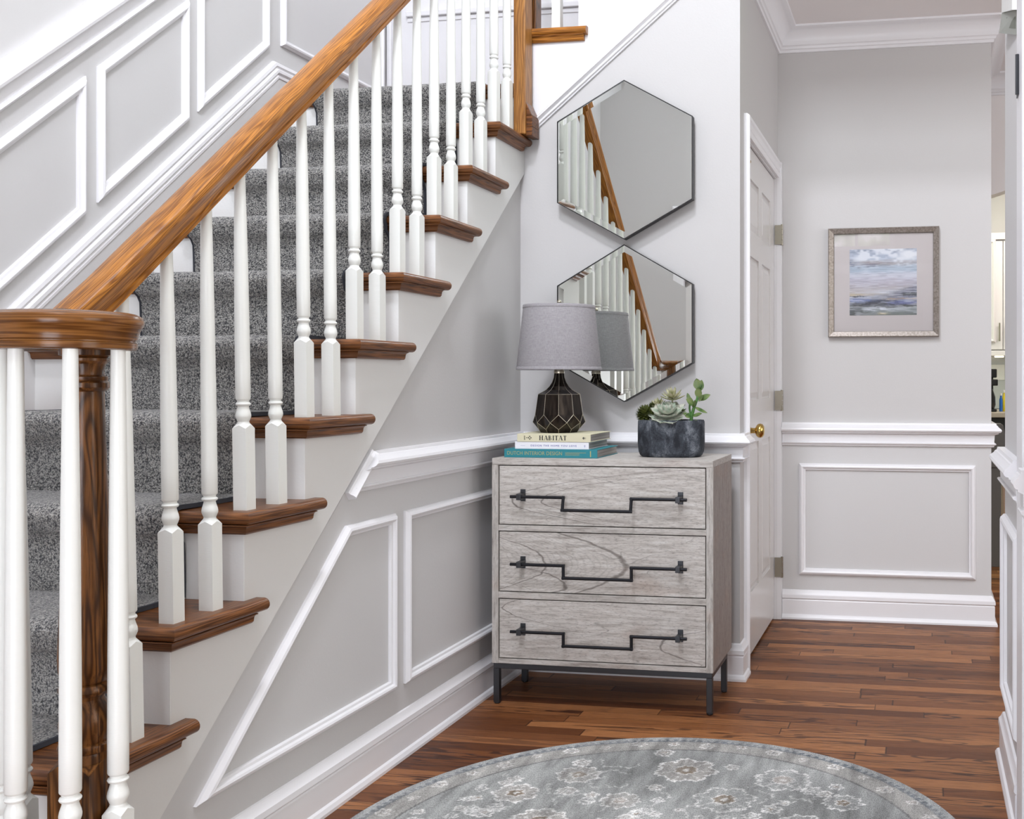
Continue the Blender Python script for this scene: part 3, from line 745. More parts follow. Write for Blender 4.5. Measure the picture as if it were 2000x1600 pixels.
def rail_piece(name, pth, full, mat):
    bm = B(); ul = bm.loops.layers.uv.verify(); rings = []; L = 0; Ls = []
    acc = [0]
    for j in range(1, len(HP)+1): acc.append(acc[-1]+math.dist(HP[j % len(HP)], HP[j-1]))
    for i in pth:
        p = full[i]
        t_ = (full[min(i+1, len(full)-1)]-full[max(i-1, 0)]).normalized()
        s_ = t_.cross(Vector(Z)).normalized(); u_ = s_.cross(t_)
        if i: L += (p-full[i-1]).length
        Ls.append(L); rings.append([bm.verts.new(p+s_*a+u_*b) for a, b in HP])
    for i in range(len(rings)-1):
        for j in range(len(HP)):
            a, b = rings[i], rings[i+1]; j2 = (j+1) % len(HP)
            f = bm.faces.new((a[j], a[j2], b[j2], b[j]))
            for lp, q in zip(f.loops, ((Ls[i], acc[j]), (Ls[i], acc[j+1]), (Ls[i+1], acc[j+1]), (Ls[i+1], acc[j]))): lp[ul].uv = q
    bm.faces.new(rings[0]); bm.faces.new(rings[-1][::-1])
    return obj(name, bm, M[mat], rl, smooth=True, auto=32)
cut = next(i for i, p in enumerate(path3) if p.y < 1.635)
hr = rail_piece('handrail', range(0, cut+1), path3, 'oak_rail')
rail_piece('volute', range(cut, len(path3)), path3, 'oak_volute_shaded')
NX, NY = -1.336, 1.500
bm = B(); lathe(bm, [(.030, .001), (.042, .001), (.0425, .012), (.040, .0145), (.043, .017), (.044, .03), (.047, .040), (.048, .047), (.044, .055), (.034, .0595), (0.001, .0605)], (NX+.012, NY+.0, ZV), 40)
obj('volute_eye', bm, M['oak_newel'], rl, smooth=True)
# newel
bm = B(); h_ = .038
box(bm, NX-h_, NX+h_, NY-h_, NY+h_, zk(1), .450)
# lambs-tongue shoulders: arched top of the block
lathe(bm, [(.0375, .448), (.0375, .474), (.036, .479), (.040, .481), (.0415, .486), (.040, .492), (.034, .495), (.036, .502), (.0392, .515), (.0395, .528), (.036, .542), (.029, .556), (.0255, .563), (.0265, .569), (.036, .572), (.0405, .578), (.0405, .582), (.037, .588), (.033, .590), (.036, .594), (.0405, .612), (.0410, .63), (.0385, .70), (.0345, .80), (.030, .90), (.0265, 1.0), (.0250, 1.060), (.028, 1.062), (.0325, 1.067), (.0325, 1.074), (.029, 1.078), (.030, 1.081), (.030, 1.084), (.025, 1.087), (.0245, 1.094), (.027, 1.105), (.032, 1.110), (.032, 1.114), (.029, 1.116), (.039, 1.119), (.0395, 1.129)], (NX, NY, 0), 36)
bmesh.ops.remove_doubles(bm, verts=bm.verts, dist=1e-6)
# curved corner spandrels
for sx_, sy_ in ((-1, -1), (1, -1), (1, 1), (-1, 1)):
    c0 = bm.verts.new((NX+sx_*h_, NY+sy_*h_, .450)); 
    a_ = bm.verts.new((NX+sx_*h_, NY, .470)); b_ = bm.verts.new((NX, NY+sy_*h_, .470)); cc = bm.verts.new((NX, NY, .476))
    m1 = bm.verts.new((NX+sx_*h_, NY+sy_*h_*.5, .463)); m2 = bm.verts.new((NX+sx_*h_*.5, NY+sy_*h_, .463))
    bm.faces.new((c0, m1, a_, cc, b_, m2))
    g0 = bm.verts.new((NX+sx_*h_, NY, .450)); g1 = bm.verts.new((NX, NY+sy_*h_, .450))
    bm.faces.new((c0, m1, a_, g0)); bm.faces.new((c0, m2, b_, g1))
obj('newel_post', bm, M['oak_newel'], rl, smooth=True, auto=32)
# top newel on step 10
bm = B(); box(bm, -1.462, -1.417, 3.618, 3.69, zk(10), 3.55)
obj('landing_newel', bm, M['oak_post'], rl, bevel=.004)
bm = B(); box(bm, -1.418, -1.395, 3.63, 3.700, 2.0, 2.04); prism(bm, [(-1.418, 2.04), (-1.395, 2.04), (-1.418, 2.09)], 'Y', 3.63, 3.70); box(bm, -1.42, -1.395, 3.63, 3.70, 1.966, 2.0)
obj('newel_bracket', bm, M['oak_treadx'], rl, bevel=.002)
# second flight: first nosing, newel face and baluster
s2_ = thing('second_flight', 'upper stair flight with oak nosing above the mirrors, rising to the right', 'staircase', (-1.33, 3.75, 2.17))
z12 = 2.377
bm = B(); box(bm, -1.44, -1.21, YM+.0255, 4.49, z12-.028, z12, 1)
sweep(bm, [(-1.21, YM-.004, z12), (-1.44, YM-.004, z12)], Z, NP)
tr = obj('tread', bm, [M['oak_rail'], M['oak_treadx']], s2_, smooth=True, auto=35)  # nosing and cove in lighter rail oak: window light put into the colour
bm = B(); sweep(bm, [(-1.222, YM-.002, z12), (-1.44, YM-.002, z12)], Z, CP); obj('cove_moulding', bm, M['oak_rail'], tr, smooth=True)
bm = B(); box(bm, -1.43, -1.412, YM+.052, 4.49, zk(11), z12-.028); obj('riser', bm, M['riser'], s2_)
bm = B(); box(bm, -1.247, -1.229, YM+.052, 4.49, z12, z12+R-.03); obj('riser', bm, M['riser'], s2_)
bm = B(); box(bm, -1.449, -1.421, YM+.02, YM+.08, z12, 3.5); obj('newel_post', bm, M['oak_newel'], s2_, bevel=.003)
baluster(-1.340, YM+.03, z12, z12+.9, 0, 'baluster', s2_)
bm = B(); box(bm, -1.31, -1.306, YM+.10, YM+.104, z12, z12+.10); 
bm.free()

# ------------------------------------------------------------------ rug
import numpy as np
def rug():
    rx, ry, rr_ = -.616, 2.31, .7586
    rng = random.Random(11)
    step = .0034
    n = int(2*rr_/step)
    gx = np.linspace(-rr_, rr_, n+1); XX, YY = np.meshgrid(gx, gx, indexing='ij')
    RR = np.sqrt(XX**2+YY**2)
    col = np.zeros(XX.shape+(3,)); col[:] = (.40, .41, .40)
    nr_ = np.random.RandomState(4); gr = nr_.rand(*XX.shape); wear = .55+.45*np.sin(XX*23+2*np.sin(YY*19))*np.sin(YY*17+XX*8)
    al = np.clip(.42+.5*wear+.5*(gr-.35), .2, 1)
    wx = .0035*np.sin(YY*310+3*np.sin(XX*90)); wy = .003*np.sin(XX*280+2*np.sin(YY*120)); XX = XX+wx+.0025*(gr-.5); YY = YY+wy+.0025*(nr_.rand(*XX.shape)-.5)
    def blend(mask, c):
        a_ = (np.clip(c[3], 0, 1)*al[mask])[:, None]; col[mask] = col[mask]*(1-a_)+np.array(c[:3])*a_
    # broad tonal drift
    tone = .5+.25*np.sin(XX*9+1.3*np.sin(YY*7))+.25*np.sin(YY*11+XX*5)
    col *= (.70+.5*tone)[..., None]
    bd = RR > .655
    col[bd] = col[bd]*.35+np.array((.45, .43, .40))*.65
    # vines: wavy lines
    TH = np.arctan2(YY, XX)
    vine = np.abs(RR-(.690+.012*np.sin(TH*26))) < .0035
    blend(vine, (.50, .49, .46, .8))
    blend(np.abs(RR-.655) < .0035, (.08, .08, .085, .7)); 
    def flower(cx, cy, r, pet, ph, fill, line, core):
        dx = XX-cx; dy = YY-cy; d = np.sqrt(dx*dx+dy*dy); a = np.arctan2(dy, dx)
        edge = r*(.78+.22*np.abs(np.cos(a*pet/2+ph)))
        blend(d < edge, (*fill, .38))
        blend(np.abs(d-edge) < min(.0034, r*.15), (*line, 1))
        blend((np.abs(np.sin(a*pet/2+ph)) < .16) & (d < edge) & (d > r*.35), (*line, .5))
        blend(d < r*.36, (*core, .85)); blend(np.abs(d-r*.36) < min(.0026, r*.1), (*line, .8)); blend(d < r*.12, (*line, .8))
    W_ = (.95, .94, .92); TAN = (.55, .49, .44); BR = (.26, .19, .12); GR = (.45, .46, .45)
    # large medallions
    big = [(-.02, .50, .085), (.25, .475, .075), (-.30, .42, .060), (.12, .32, .080), (-.14, .27, .05), (.42, .35, .05), (-.42, .27, .06), (.33, .20, .06), (-.30, .12, .07), (0, .08, .09), (.2, 0, .05), (-.5, .02, .05), (.52, .05, .06), (.1, -.2, .08), (-.25, -.25, .07), (.35, -.3, .07), (0, -.45, .08), (-.4, -.4, .05)]
    for i, (x, y, r) in enumerate(big): flower(x, y, r, 7+i % 3, i*.7, TAN if i % 2 == 0 else GR, W_, BR if i % 3 != 1 else TAN)
    for i in range(190):
        a = rng.uniform(0, 2*PI); q = .63*math.sqrt(rng.random()); x, y = q*math.cos(a), q*math.sin(a)
        if any(math.hypot(x-bx, y-by) < br+.02 for bx, by, br in big): continue
        r = rng.uniform(.009, .026); flower(x, y, r, rng.choice((4, 5, 6)), rng.random()*3, TAN if rng.random() < .4 else GR, W_, BR if rng.random() < .35 else GR)
    for i in range(44):
        a = i*2*PI/44; q = .700+.008*math.sin(i*2.1); flower(q*math.cos(a), q*math.sin(a), .020 if i % 2 else .013, 6, i, TAN, W_, (.18, .2, .22) if i % 2 else BR)
    # curling stems
    for i in range(80):
        a = rng.uniform(0, 2*PI); q = .6*math.sqrt(rng.random()); x, y = q*math.cos(a), q*math.sin(a); r = rng.uniform(.03, .07); a0 = rng.uniform(-PI, PI)
        d = np.sqrt((XX-x)**2+((YY-y)*1.2)**2); an = np.arctan2(YY-y, XX-x); m = (np.abs(d-r*(1+.12*np.sin(an*5))) < .003) & (np.cos(an-a0) > .2)
        blend(m, (*W_, .6))
    blend(RR > .722, (.15, .185, .22, .9)); blend(RR > .740, (.50, .51, .50, .85)); blend((np.sin(TH*190) > .1) & (RR > .728) & (RR < .742), (.55, .56, .55, .8))
    bm = B(); cl = bm.verts.layers.float_color.new('tint'); V = {}
    for i in range(n+1):
        for j in range(n+1):
            if RR[i, j] <= rr_-.002:
                v = bm.verts.new((rx+gx[i], ry+gx[j], .0085)); V[i, j] = v; c_ = col[i, j]; v[cl] = (c_[0], c_[1], c_[2], 1)
    for i in range(n):
        for j in range(n):
            q = [V.get(k) for k in ((i, j), (i+1, j), (i+1, j+1), (i, j+1))]
            if all(q): bm.faces.new(q)
    top = list(bm.verts)
    # snap boundary to the circle and drop a rim
    bnd = [e for e in bm.edges if len(e.link_faces) == 1]
    bv = {v for e in bnd for v in e.verts}
    for v in bv:
        d = Vector((v.co.x-rx, v.co.y-ry)); d.normalize(); v.co.x = rx+d.x*rr_; v.co.y = ry+d.y*rr_
    low = {}
    for v in bv:
        u = bm.verts.new((v.co.x, v.co.y, .0005)); u[cl] = (.3, .32, .34, 1); low[v] = u
    for e in bnd:
        a, b = e.verts
        if (a.co-b.co).length > 1e-7: bm.faces.new((a, b, low[b], low[a]))
    return obj('round_rug', bm, M['rug'])
tag(rug(), 'round grey and beige rug with a faded floral pattern on the oak floor', 'rug')

# ------------------------------------------------------------------ dresser
DX0, DX1, DY0, DY1, DZ0, DZ1 = -1.408, -.659, 3.300, 3.632, .137, .818
ds = thing('dresser', 'grey washed wood dresser with three drawers on a black metal base', 'dresser', (-1.034, 3.46, 0))
bm = B(); tk = .022
box(bm, DX0, DX1, DY0, DY1, DZ1-tk, DZ1); box(bm, DX0+tk, DX1-tk, DY0, DY1, DZ0, DZ0+.016); box(bm, DX0+tk, DX1-tk, DY0, DY1, .5775, .5965); box(bm, DX0+tk, DX1-tk, DY0, DY1, .3535, .3745)
obj('case', bm, M['case'], ds, bevel=.0012)
for a, b in ((DX0, DX0+tk), (DX1-tk, DX1)):
    bm = B(); box(bm, a, b, DY0, DY0+.012, DZ0, DZ1-tk); box(bm, a, b, DY0+.012, DY1, DZ0, DZ1-tk, 1); obj('side_panel', bm, [M['casev'], M['caseside']], ds)
bm = B(); box(bm, DX0+tk, DX1-tk, DY1-.01, DY1-.004, DZ0+.016, DZ1-tk); box(bm, DX0+tk, DX1-tk, DY0+.03, DY0+.034, DZ0+.016, DZ1-tk); obj('back_and_gap_shade', bm, M['gap'], ds)  # back, plus an added black sheet that paints shade into the drawer gaps
for i, (z0, z1) in enumerate(((.5965, .796), (.3745, .5775), (.153, .3535))):
    bm = B(); g = .0035; box(bm, DX0+tk+g, DX1-tk-g, DY0+.002, DY0+.028, z0+g*.9, z1-g*.9)
    dr = obj('drawer', bm, M['drawer'][i], ds, bevel=.0008)
    zc = z0+.098; yb_ = DY0-.030; r = .0052
    xs_ = (-1.332, -1.150, -.921, -.738)
    bm = B()
    P_ = [(xs_[0], yb_, zc), (xs_[1], yb_, zc), (xs_[1], yb_-(.010 if i == 0 else 0), zc-.040), (xs_[2], yb_-(.010 if i == 0 else 0), zc-.040), (xs_[2], yb_, zc), (xs_[3], yb_, zc)]
    for a, b in zip(P_, P_[1:]):
        d = (Vector(b)-Vector(a)).normalized()*r*.95
        tube(bm, [Vector(a)-(d if a != P_[0] else d*0), Vector(b)+(d if b != P_[-1] else d*0)], r, 10)
    hd = obj('handle', bm, M['black'], dr, smooth=True, auto=50)
    for xx in (-1.300, -.766):
        bm = B(); box(bm, xx-.009, xx+.009, DY0-.001, DY0+.003, zc-.018, zc+.022); box(bm, xx-.008, xx+.008, yb_-.011, DY0, zc-.010, zc+.010)
        obj('handle_post', bm, M['gunmetal'], hd, bevel=.0015)
bm = B(); a = .014
fz0, fz1 = .118, DZ0
box(bm, DX0+.003, DX1-.003, DY0+.004, DY0+.004+a, fz0, fz1); box(bm, DX0+.003, DX1-.003, DY1-.06-a, DY1-.06, fz0, fz1)
box(bm, DX0+.003, DX0+.003+a, DY0+.004+a, DY1-.06-a, fz0, fz1); box(bm, DX1-.003-a, DX1-.003, DY0+.004+a, DY1-.06-a, fz0, fz1)
obj('base_frame', bm, M['gunmetal'], ds, bevel=.002)
for xx in (DX0+.003, DX1-.003-.020):
    for yy in (DY0+.004, DY1-.06-.020):
        bm = B(); box(bm, xx, xx+.020, yy, yy+.020, .006, fz0); lathe(bm, [(.0085, 0), (.0105, .002), (.0105, .006)], (xx+.010, yy+.010, 0), 16)
        obj('leg', bm, M['gunmetal'], ds, bevel=.002)

# ------------------------------------------------------------------ books
def text_mesh(bm, s, size, x, y, z, mi=1, space=1.0, depth=.0004, wmax=None, rot90=False, bold=0.0):
    cu = bpy.data.curves.new('t', 'FONT'); cu.body = s; cu.size = size; cu.space_character = space; cu.extrude = depth; cu.offset = bold
    o = bpy.data.objects.new('t', cu); C.objects.link(o)
    dg = bpy.context.evaluated_depsgraph_get(); me = bpy.data.meshes.new_from_object(o.evaluated_get(dg))
    bpy.data.objects.remove(o); xs = [v.co.x for v in me.vertices]; w0 = max(xs)-min(xs); k = (wmax/w0) if wmax else 1
    base = len(bm.verts); vs = []
    for v in me.vertices:
        if rot90: vs.append(bm.verts.new((x-v.co.y, y-v.co.z, z+(v.co.x-min(xs))*k)))
        else: vs.append(bm.verts.new((x+(v.co.x-min(xs))*k, y-v.co.z, z+v.co.y)))
    for p in me.polygons:
        try: bm.faces.new([vs[i] for i in p.vertices]).material_index = mi
        except ValueError: pass
    bpy.data.meshes.remove(me)
def book(name, label, x0, x1, y0, y1, z0, z1, cover, letter_fn, ink, pages='pages'):
    t_ = thing(name, label, 'book', ((x0+x1)/2, (y0+y1)/2, z0), 'coffee table books under the lamp')
    bm = B(); c = .0022
    box(bm, x0, x1, y0+.003, y1, z0, z0+c); box(bm, x0, x1, y0+.003, y1, z1-c, z1); box(bm, x0, x1, y0, y0+.0032, z0, z1)
    obj('cover', bm, M[cover], t_, bevel=.0008)
    bm = B(); box(bm, x0+.003, x1-.003, y0+.0032, y1-.004, z0+c, z1-c); obj('page_block', bm, M[pages], t_)
    bm = B(); letter_fn(bm, x0, y0-.0003, z0, z1-z0); obj('spine_lettering', bm, M[ink], t_)
def poly(bm, pts, y):
    a = [bm.verts.new((p[0], y, p[1])) for p in pts]; b = [bm.verts.new((p[0], y+.0006, p[1])) for p in pts]
    n = len(pts); fs = [bm.faces.new(a), bm.faces.new(b[::-1])]
    for i in range(n): bm.faces.new((a[i], b[i], b[(i+1) % n], a[(i+1) % n]))
    for f in fs: f.normal_update()
    bmesh.ops.triangulate(bm, faces=fs, ngon_method='EAR_CLIP')
def bar_(bm, x0, z0, x1, z1, w_, y):
    poly(bm, [(x0-w_/2, z0), (x0+w_/2, z0), (x1+w_/2, z1), (x1-w_/2, z1)], y)
def ring_(bm, cx, cz, r0, r1, y, a0=0, a1=360, sx=1.0, n=18):
    full = abs(a1-a0) >= 360
    for i in range(n):
        t0 = math.radians(a0+(a1-a0)*i/n); t1 = math.radians(a0+(a1-a0)*(i+1)/n)
        poly(bm, [(cx+sx*r0*math.cos(t0), cz+r0*math.sin(t0)), (cx+sx*r1*math.cos(t0), cz+r1*math.sin(t0)), (cx+sx*r1*math.cos(t1), cz+r1*math.sin(t1)), (cx+sx*r0*math.cos(t1), cz+r0*math.sin(t1))], y)
def L_teal(bm, x0, y, z0, h):
    def serif(s, x, w_, cap):
        text_mesh(bm, s, cap/.73, x, y, z0+h*.32, 0, 1.05, .0003, w_)
    serif('DUTCH INTERIOR DESIGN', x0+.011, .192, h*.44)
    text_mesh(bm, 'HOUSES  ROOMS  GARDENS', .0055, x0+.212, y, z0+h*.56, 0, 1.0, .0003, .070) if False else None
    for q in (.60, .46, .32): box(bm, x0+.214, x0+.214+(.072 if q > .5 else .05), y-.0001, y+.0004, z0+h*q, z0+h*q+.0012)
    box(bm, x0+.300, x0+.3035, y-.0001, y+.0004, z0+h*.15, z0+h*.85)
def L_white(bm, x0, y, z0, h):
    text_mesh(bm, 'DESIGN THE HOME YOU LOVE', .0085, x0+.056, y, z0+h*.36, 0, 1.35, .0003, .160)
    box(bm, x0+.020, x0+.036, y-.0001, y+.0004, z0+h*.45, z0+h*.47); ring_(bm, x0+.244, z0+h*.5, .0018, .0024, y); bar_(bm, x0+.244, z0+h*.25, x0+.2445, z0+h*.5, .0006, y)
def L_habitat(bm, x0, y, z0, h):
    b = z0+h*.20; H_ = h*.60; X_ = x0+.078; w_ = .0132; T_ = .0033; t_ = .0009; s_ = .0008
    def serifs(x, zz, q=.0028): box(bm, x-q, x+q, y-.0001, y+.0004, zz, zz+s_)
    def I_(x, th): box(bm, x-th/2, x+th/2, y-.0001, y+.0004, b, b+H_); serifs(x, b, th*.5+.0013); serifs(x, b+H_-s_, th*.5+.0013)
    for ch in 'HABITAT':
        if ch == 'H': I_(X_+.002, T_); I_(X_+.0105, T_); box(bm, X_+.002, X_+.0105, y-.0001, y+.0004, b+H_*.48, b+H_*.54); X_ += .0165
        elif ch == 'A': bar_(bm, X_+.0005, b, X_+.006, b+H_, t_, y); bar_(bm, X_+.0115, b, X_+.0065, b+H_, T_, y); box(bm, X_+.0025, X_+.0095, y-.0001, y+.0004, b+H_*.3, b+H_*.36); serifs(X_+.0005, b); serifs(X_+.0115, b, .0034); X_ += .0158
        elif ch == 'B':
            I_(X_+.002, T_)
            ring_(bm, X_+.0035, b+H_*.75, H_*.17, H_*.25, y, -90, 90, 1.25); ring_(bm, X_+.0035, b+H_*.26, H_*.17, H_*.265, y, -90, 90, 1.5); X_ += .0145
        elif ch == 'I': I_(X_+.002, T_); X_ += .0075
        elif ch == 'T': I_(X_+.0055, T_); box(bm, X_, X_+.011, y-.0001, y+.0004, b+H_-s_*1.3, b+H_); box(bm, X_, X_+s_, y-.0001, y+.0004, b+H_*.78, b+H_); box(bm, X_+.011-s_, X_+.011, y-.0001, y+.0004, b+H_*.78, b+H_); X_ += (.0135)
    cx = x0+.044; cz = z0+h*.5; q = .0035
    for a_, c_ in ((0, 1.35), (0, -1.35), (1.35, 0), (-1.35, 0)): ring_(bm, cx+a_*q, cz+c_*q, .0006, .0020, y, n=10)
    ring_(bm, cx, cz, .0030, .0038, y, n=12); ring_(bm, cx-.0105, cz, .0, .0016, y, n=8)
    ring_(bm, x0+.232, cz, .0010, .0036, y, n=16); box(bm, x0+.2385, x0+.2393, y-.0001, y+.0004, cz-.003, cz+.003)
    for q in (-.006, -.003, 0, .003, .006): box(bm, x0+.024, x0+.028, y-.0001, y+.0004, cz+q-.0007, cz+q+.0007)
book('book', 'teal hardcover book with gold spine lettering, bottom of the stack on the dresser', -1.382, -1.057, 3.340, 3.578, .8182, .8465, 'teal', L_teal, 'goldink')
book('book', 'white book with small blue spine lettering, middle of the stack under the lamp', -1.346, -1.088, 3.345, 3.562, .8468, .8708, 'whitecover', L_white, 'blueink')
book('book', 'cream book with bold black HABITAT spine title, top of the stack under the lamp', -1.337, -1.081, 3.343, 3.572, .8711, .8975, 'creamcover', L_habitat, 'ink')

# ------------------------------------------------------------------ lamp
LX, LY, LZ = -1.232, 3.462, .8978
lp = thing('table_lamp', 'table lamp with grey linen shade and faceted dark bronze base on the books', 'lamp', (LX, LY, LZ))
n = 10
def lring(r, z, ph): return [Vector((LX+r*math.cos(2*PI*(i+ph)/n-PI/2), LY+r*math.sin(2*PI*(i+ph)/n-PI/2), LZ+z)) for i in range(n)]
rg = [lring(.064, 0, .5), lring(.072, .012, .5), lring(.0895, .035, 0), lring(.084, .062, .5), lring(.074, .131, .5)]
up_ = [(.060, .138), (.046, .146), (.034, .158), (.025, .172), (.019, .188), (.0165, .205)]
rg += [lring(r, z, .5) for r, z in up_]
bm = B(); vv = [[bm.verts.new(p) for p in q] for q in rg]
bm.faces.new(vv[0][::-1]); bm.faces.new(vv[-1])
for i in range(n):
    j = (i+1) % n
    bm.faces.new((vv[0][i], vv[0][j], vv[1][j], vv[1][i]))
    # diamonds between ring1(.5), ring2(0), ring3(.5)
    bm.faces.new((vv[1][i], vv[1][j], vv[2][j])); bm.faces.new((vv[3][i], vv[2][j], vv[3][j]))
    bm.faces.new((vv[1][i], vv[2][j], vv[3][i], vv[2][i]))
    for a in range(3, len(vv)-1): bm.faces.new((vv[a][i], vv[a][j], vv[a+1][j], vv[a+1][i]))
lb = obj('lamp_base', bm, M['bronze'], lp)
bm = B(); q = .00075
for i in range(n):
    j = (i+1) % n
    tube(bm, [rg[0][i], rg[1][i]], q, 6)
    for a, b in ((rg[1][i], rg[2][i]), (rg[1][i], rg[2][j]), (rg[3][i], rg[2][i]), (rg[3][i], rg[2][j]), (rg[3][i], rg[4][i])): tube(bm, [a, b], q, 6)
    tube(bm, [rg[a][i] for a in range(4, len(rg))], q*.8, 6); tube(bm, [rg[4][i], rg[4][j]], q*.8, 6)
obj('gilt_edges', bm, M['gilt'], lb, smooth=True, auto=60)
bm = B(); lathe(bm, [(.0175, .203), (.0185, .209), (.0165, .214), (.0165, .221), (.012, .226), (.0095, .232), (.0095, .262), (.004, .268), (.0035, .43)], (LX, LY, LZ), 20); obj('socket', bm, M['gilt'], lp, smooth=True)
sz0, sz1 = 1.113-LZ, 1.335-LZ
bm = B(); lathe(bm, [(.1445, sz0), (.1450, sz0+.001), (.1215, sz1-.001), (.1205, sz1), (.1190, sz1-.001), (.1425, sz0+.001)][:], (LX, LY, LZ), 64)
bm.faces.ensure_lookup_table()
big_ = [f for f in bm.faces if len(f.verts) > 10]; bmesh.ops.delete(bm, geom=big_, context='FACES_ONLY')
sh = obj('lamp_shade', bm, M['linen'], lp, smooth=True)
for z0, z1 in ((sz0, sz0+.010), (sz1-.011, sz1)):
    bm = B(); f = lambda z: .1450+(.1215-.1450)*(z-sz0)/(sz1-sz0)+.0008
    lathe(bm, [(f(z0), z0-.0003), (f(z0)+.0006, z0+.001), (f(z1)+.0006, z1-.001), (f(z1), z1)], (LX, LY, LZ), 64)
    bmesh.ops.delete(bm, geom=[g for g in bm.faces if len(g.verts) > 10], context='FACES_ONLY')
    obj('shade_trim', bm, M['linen'], sh, smooth=True)
bm = B()
for a in range(3):
    an = a*2*PI/3+.3; tube(bm, [(LX, LY, LZ+sz1-.004), (LX+.119*math.cos(an), LY+.119*math.sin(an), LZ+sz1-.006)], .0014, 6)
lathe(bm, [(.004, .43), (.007, .434), (.004, .437), (.0065, .443), (.008, .449), (.005, .455), (.001, .457)], (LX, LY, LZ), 16); obj('finial', bm, M['gilt'], lp, smooth=True)

# ------------------------------------------------------------------ planter and succulents
PX, PY, PZ = -.838, 3.470, .8185
bm = B()
def sup(a, b, an, e=2.6):
    c_, s_ = math.cos(an), math.sin(an); return (a*math.copysign(abs(c_)**(2/e), c_), b*math.copysign(abs(s_)**(2/e), s_))
rows = []
for k_, z in ((.86, 0), (.93, .006), (.975, .018), (1.0, .045), (1.0, .09), (.995, .118), (.975, .124), (.93, .124), (.91, .118), (.90, .100)):
    rows.append([bm.verts.new((PX+k_*(1+.008*math.sin(5*a))*sup(.114, .066, a)[0], PY+k_*(1+.010*math.sin(4*a+1))*sup(.114, .066, a)[1], PZ+z)) for a in [2*PI*i/56 for i in range(56)]])
grid_faces(bm, rows, closed_u=True); bm.faces.new(rows[0][::-1]); bm.faces.new(rows[-1])
tag(obj('planter', bm, M['stone'], smooth=True, auto=50), 'oval charcoal stone planter at the right of the dresser top', 'planter')
GZ = PZ+.101
bm = B(); rg_ = random.Random(3)
for i in range(150):
    a = rg_.uniform(0, 2*PI); q = math.sqrt(rg_.random())*.84; p = sup(.114*q, .066*q, a); r = rg_.uniform(.003, .006)
    bmesh.ops.create_icosphere(bm, subdivisions=1, radius=r, matrix=Matrix.Translation((PX+p[0], PY+p[1], GZ+r*.9+rg_.uniform(0, .006))) @ Matrix.Diagonal((1, 1.2, .8, 1)))
g_ = obj('gravel', bm, M['gravel'], smooth=True); tag(g_, 'tan gravel filling the top of the charcoal planter', 'gravel'); g_['kind'] = 'stuff'
def leaf(bm, base, d, up, L, W, thick, cup=.2, curl=.3, tip=.5, seg=7, wave=0.0):
    """a fleshy leaf from base along d, curling towards up"""
    base = Vector(base); d = Vector(d).normalized(); up = Vector(up); up = (up-d*up.dot(d)).normalized(); s = d.cross(up)
    T_, U_ = [], []
    for i in range(seg+1):
        t_ = i/seg; w_ = W*(math.sin(PI*min(1, (t_**(.5+tip*.5))*.93+.07))**.8+.04) if t_ < 1 else W*.04
        c0 = base+d*(L*t_)+up*(curl*L*t_*t_)
        r1, r2 = [], []
        for k in range(7):
            a = -1+2*k/6; e = s*(a*w_)+up*(cup*W*a*a*(1 if t_ > 0 else 0)+wave*math.sin(t_*9+a*3)*W)
            h = thick*(1-a*a)**.5*math.sin(PI*(t_*.9+.08))
            r1.append(bm.verts.new(c0+e+up*h*.4)); r2.append(bm.verts.new(c0+e-up*h))
        T_.append(r1); U_.append(r2)
    grid_faces(bm, T_); grid_faces(bm, U_)
    for R_ in ((0,), (-1,)):
        k = R_[0]
        for a, b, c_, e in zip(T_, T_[1:], U_, U_[1:]):
            bm.faces.new((a[k], b[k], e[k], c_[k]))
    bmesh.ops.remove_doubles(bm, verts=[v for r in T_+U_ for v in r], dist=1e-6)
# big pale rosette
bm = B(); c = Vector((-.845, 3.452, GZ+.036)); ax = Vector((.05, -.45, 1)).normalized()
e1 = ax.orthogonal().normalized(); e2 = ax.cross(e1)
for lay, (cnt, L, W, el, cup) in enumerate(((10, .068, .029, -4, .25), (9, .060, .027, 14, .3), (8, .046, .021, 32, .4), (7, .034, .017, 50, .5), (5, .023, .012, 66, .6), (4, .015, .008, 78, .6))):
    for i in range(cnt):
        a = 2*PI*(i+.5*(lay % 2)+rg_.uniform(-.12, .12))/cnt; rad = e1*math.cos(a)+e2*math.sin(a); d = rad*math.cos(math.radians(el))+ax*math.sin(math.radians(el))
        leaf(bm, c+ax*(lay*.0045)+rad*.003, d, ax-rad*.2, L*rg_.uniform(.9, 1.08), W, .0028, cup*.7, .16 if lay < 3 else .3, .9, 7, .05)
tag(obj('succulent', bm, M['rosette'], smooth=True, auto=60), 'large pale grey green rosette succulent in the middle of the planter', 'succulent')
# dark olive cluster
bm = B()
for cc, r0, cnt in (((-.925, 3.458, GZ+.042), .033, 110), ((-.902, 3.470, GZ+.070), .016, 34), ((-.897, 3.458, GZ+.040), .022, 46)):
    cc = Vector(cc)
    for i in range(cnt):
        z_ = 1-1.7*(i+.5)/cnt; a = i*2.39996; rr2 = math.sqrt(max(0, 1-z_*z_)); d = Vector((rr2*math.cos(a), rr2*math.sin(a), z_))
        leaf(bm, cc+d*(r0*.35), d, Vector((0, 0, 1)) if abs(z_) < .95 else Vector((1, 0, 0)), r0*.72, r0*.15+.001, .0022, 0, .15, .6, 4)
    bmesh.ops.create_icosphere(bm, subdivisions=2, radius=r0*.55, matrix=Matrix.Translation(cc))
tube(bm, [(-.925, 3.462, GZ+.002), (-.925, 3.458, GZ+.03)], .005); tube(bm, [(-.900, 3.462, GZ+.002), (-.902, 3.468, GZ+.05)], .004)
tag(obj('succulent', bm, M['olive'], smooth=True, auto=60), 'dark olive spiky succulent clump at the left end of the planter', 'succulent')
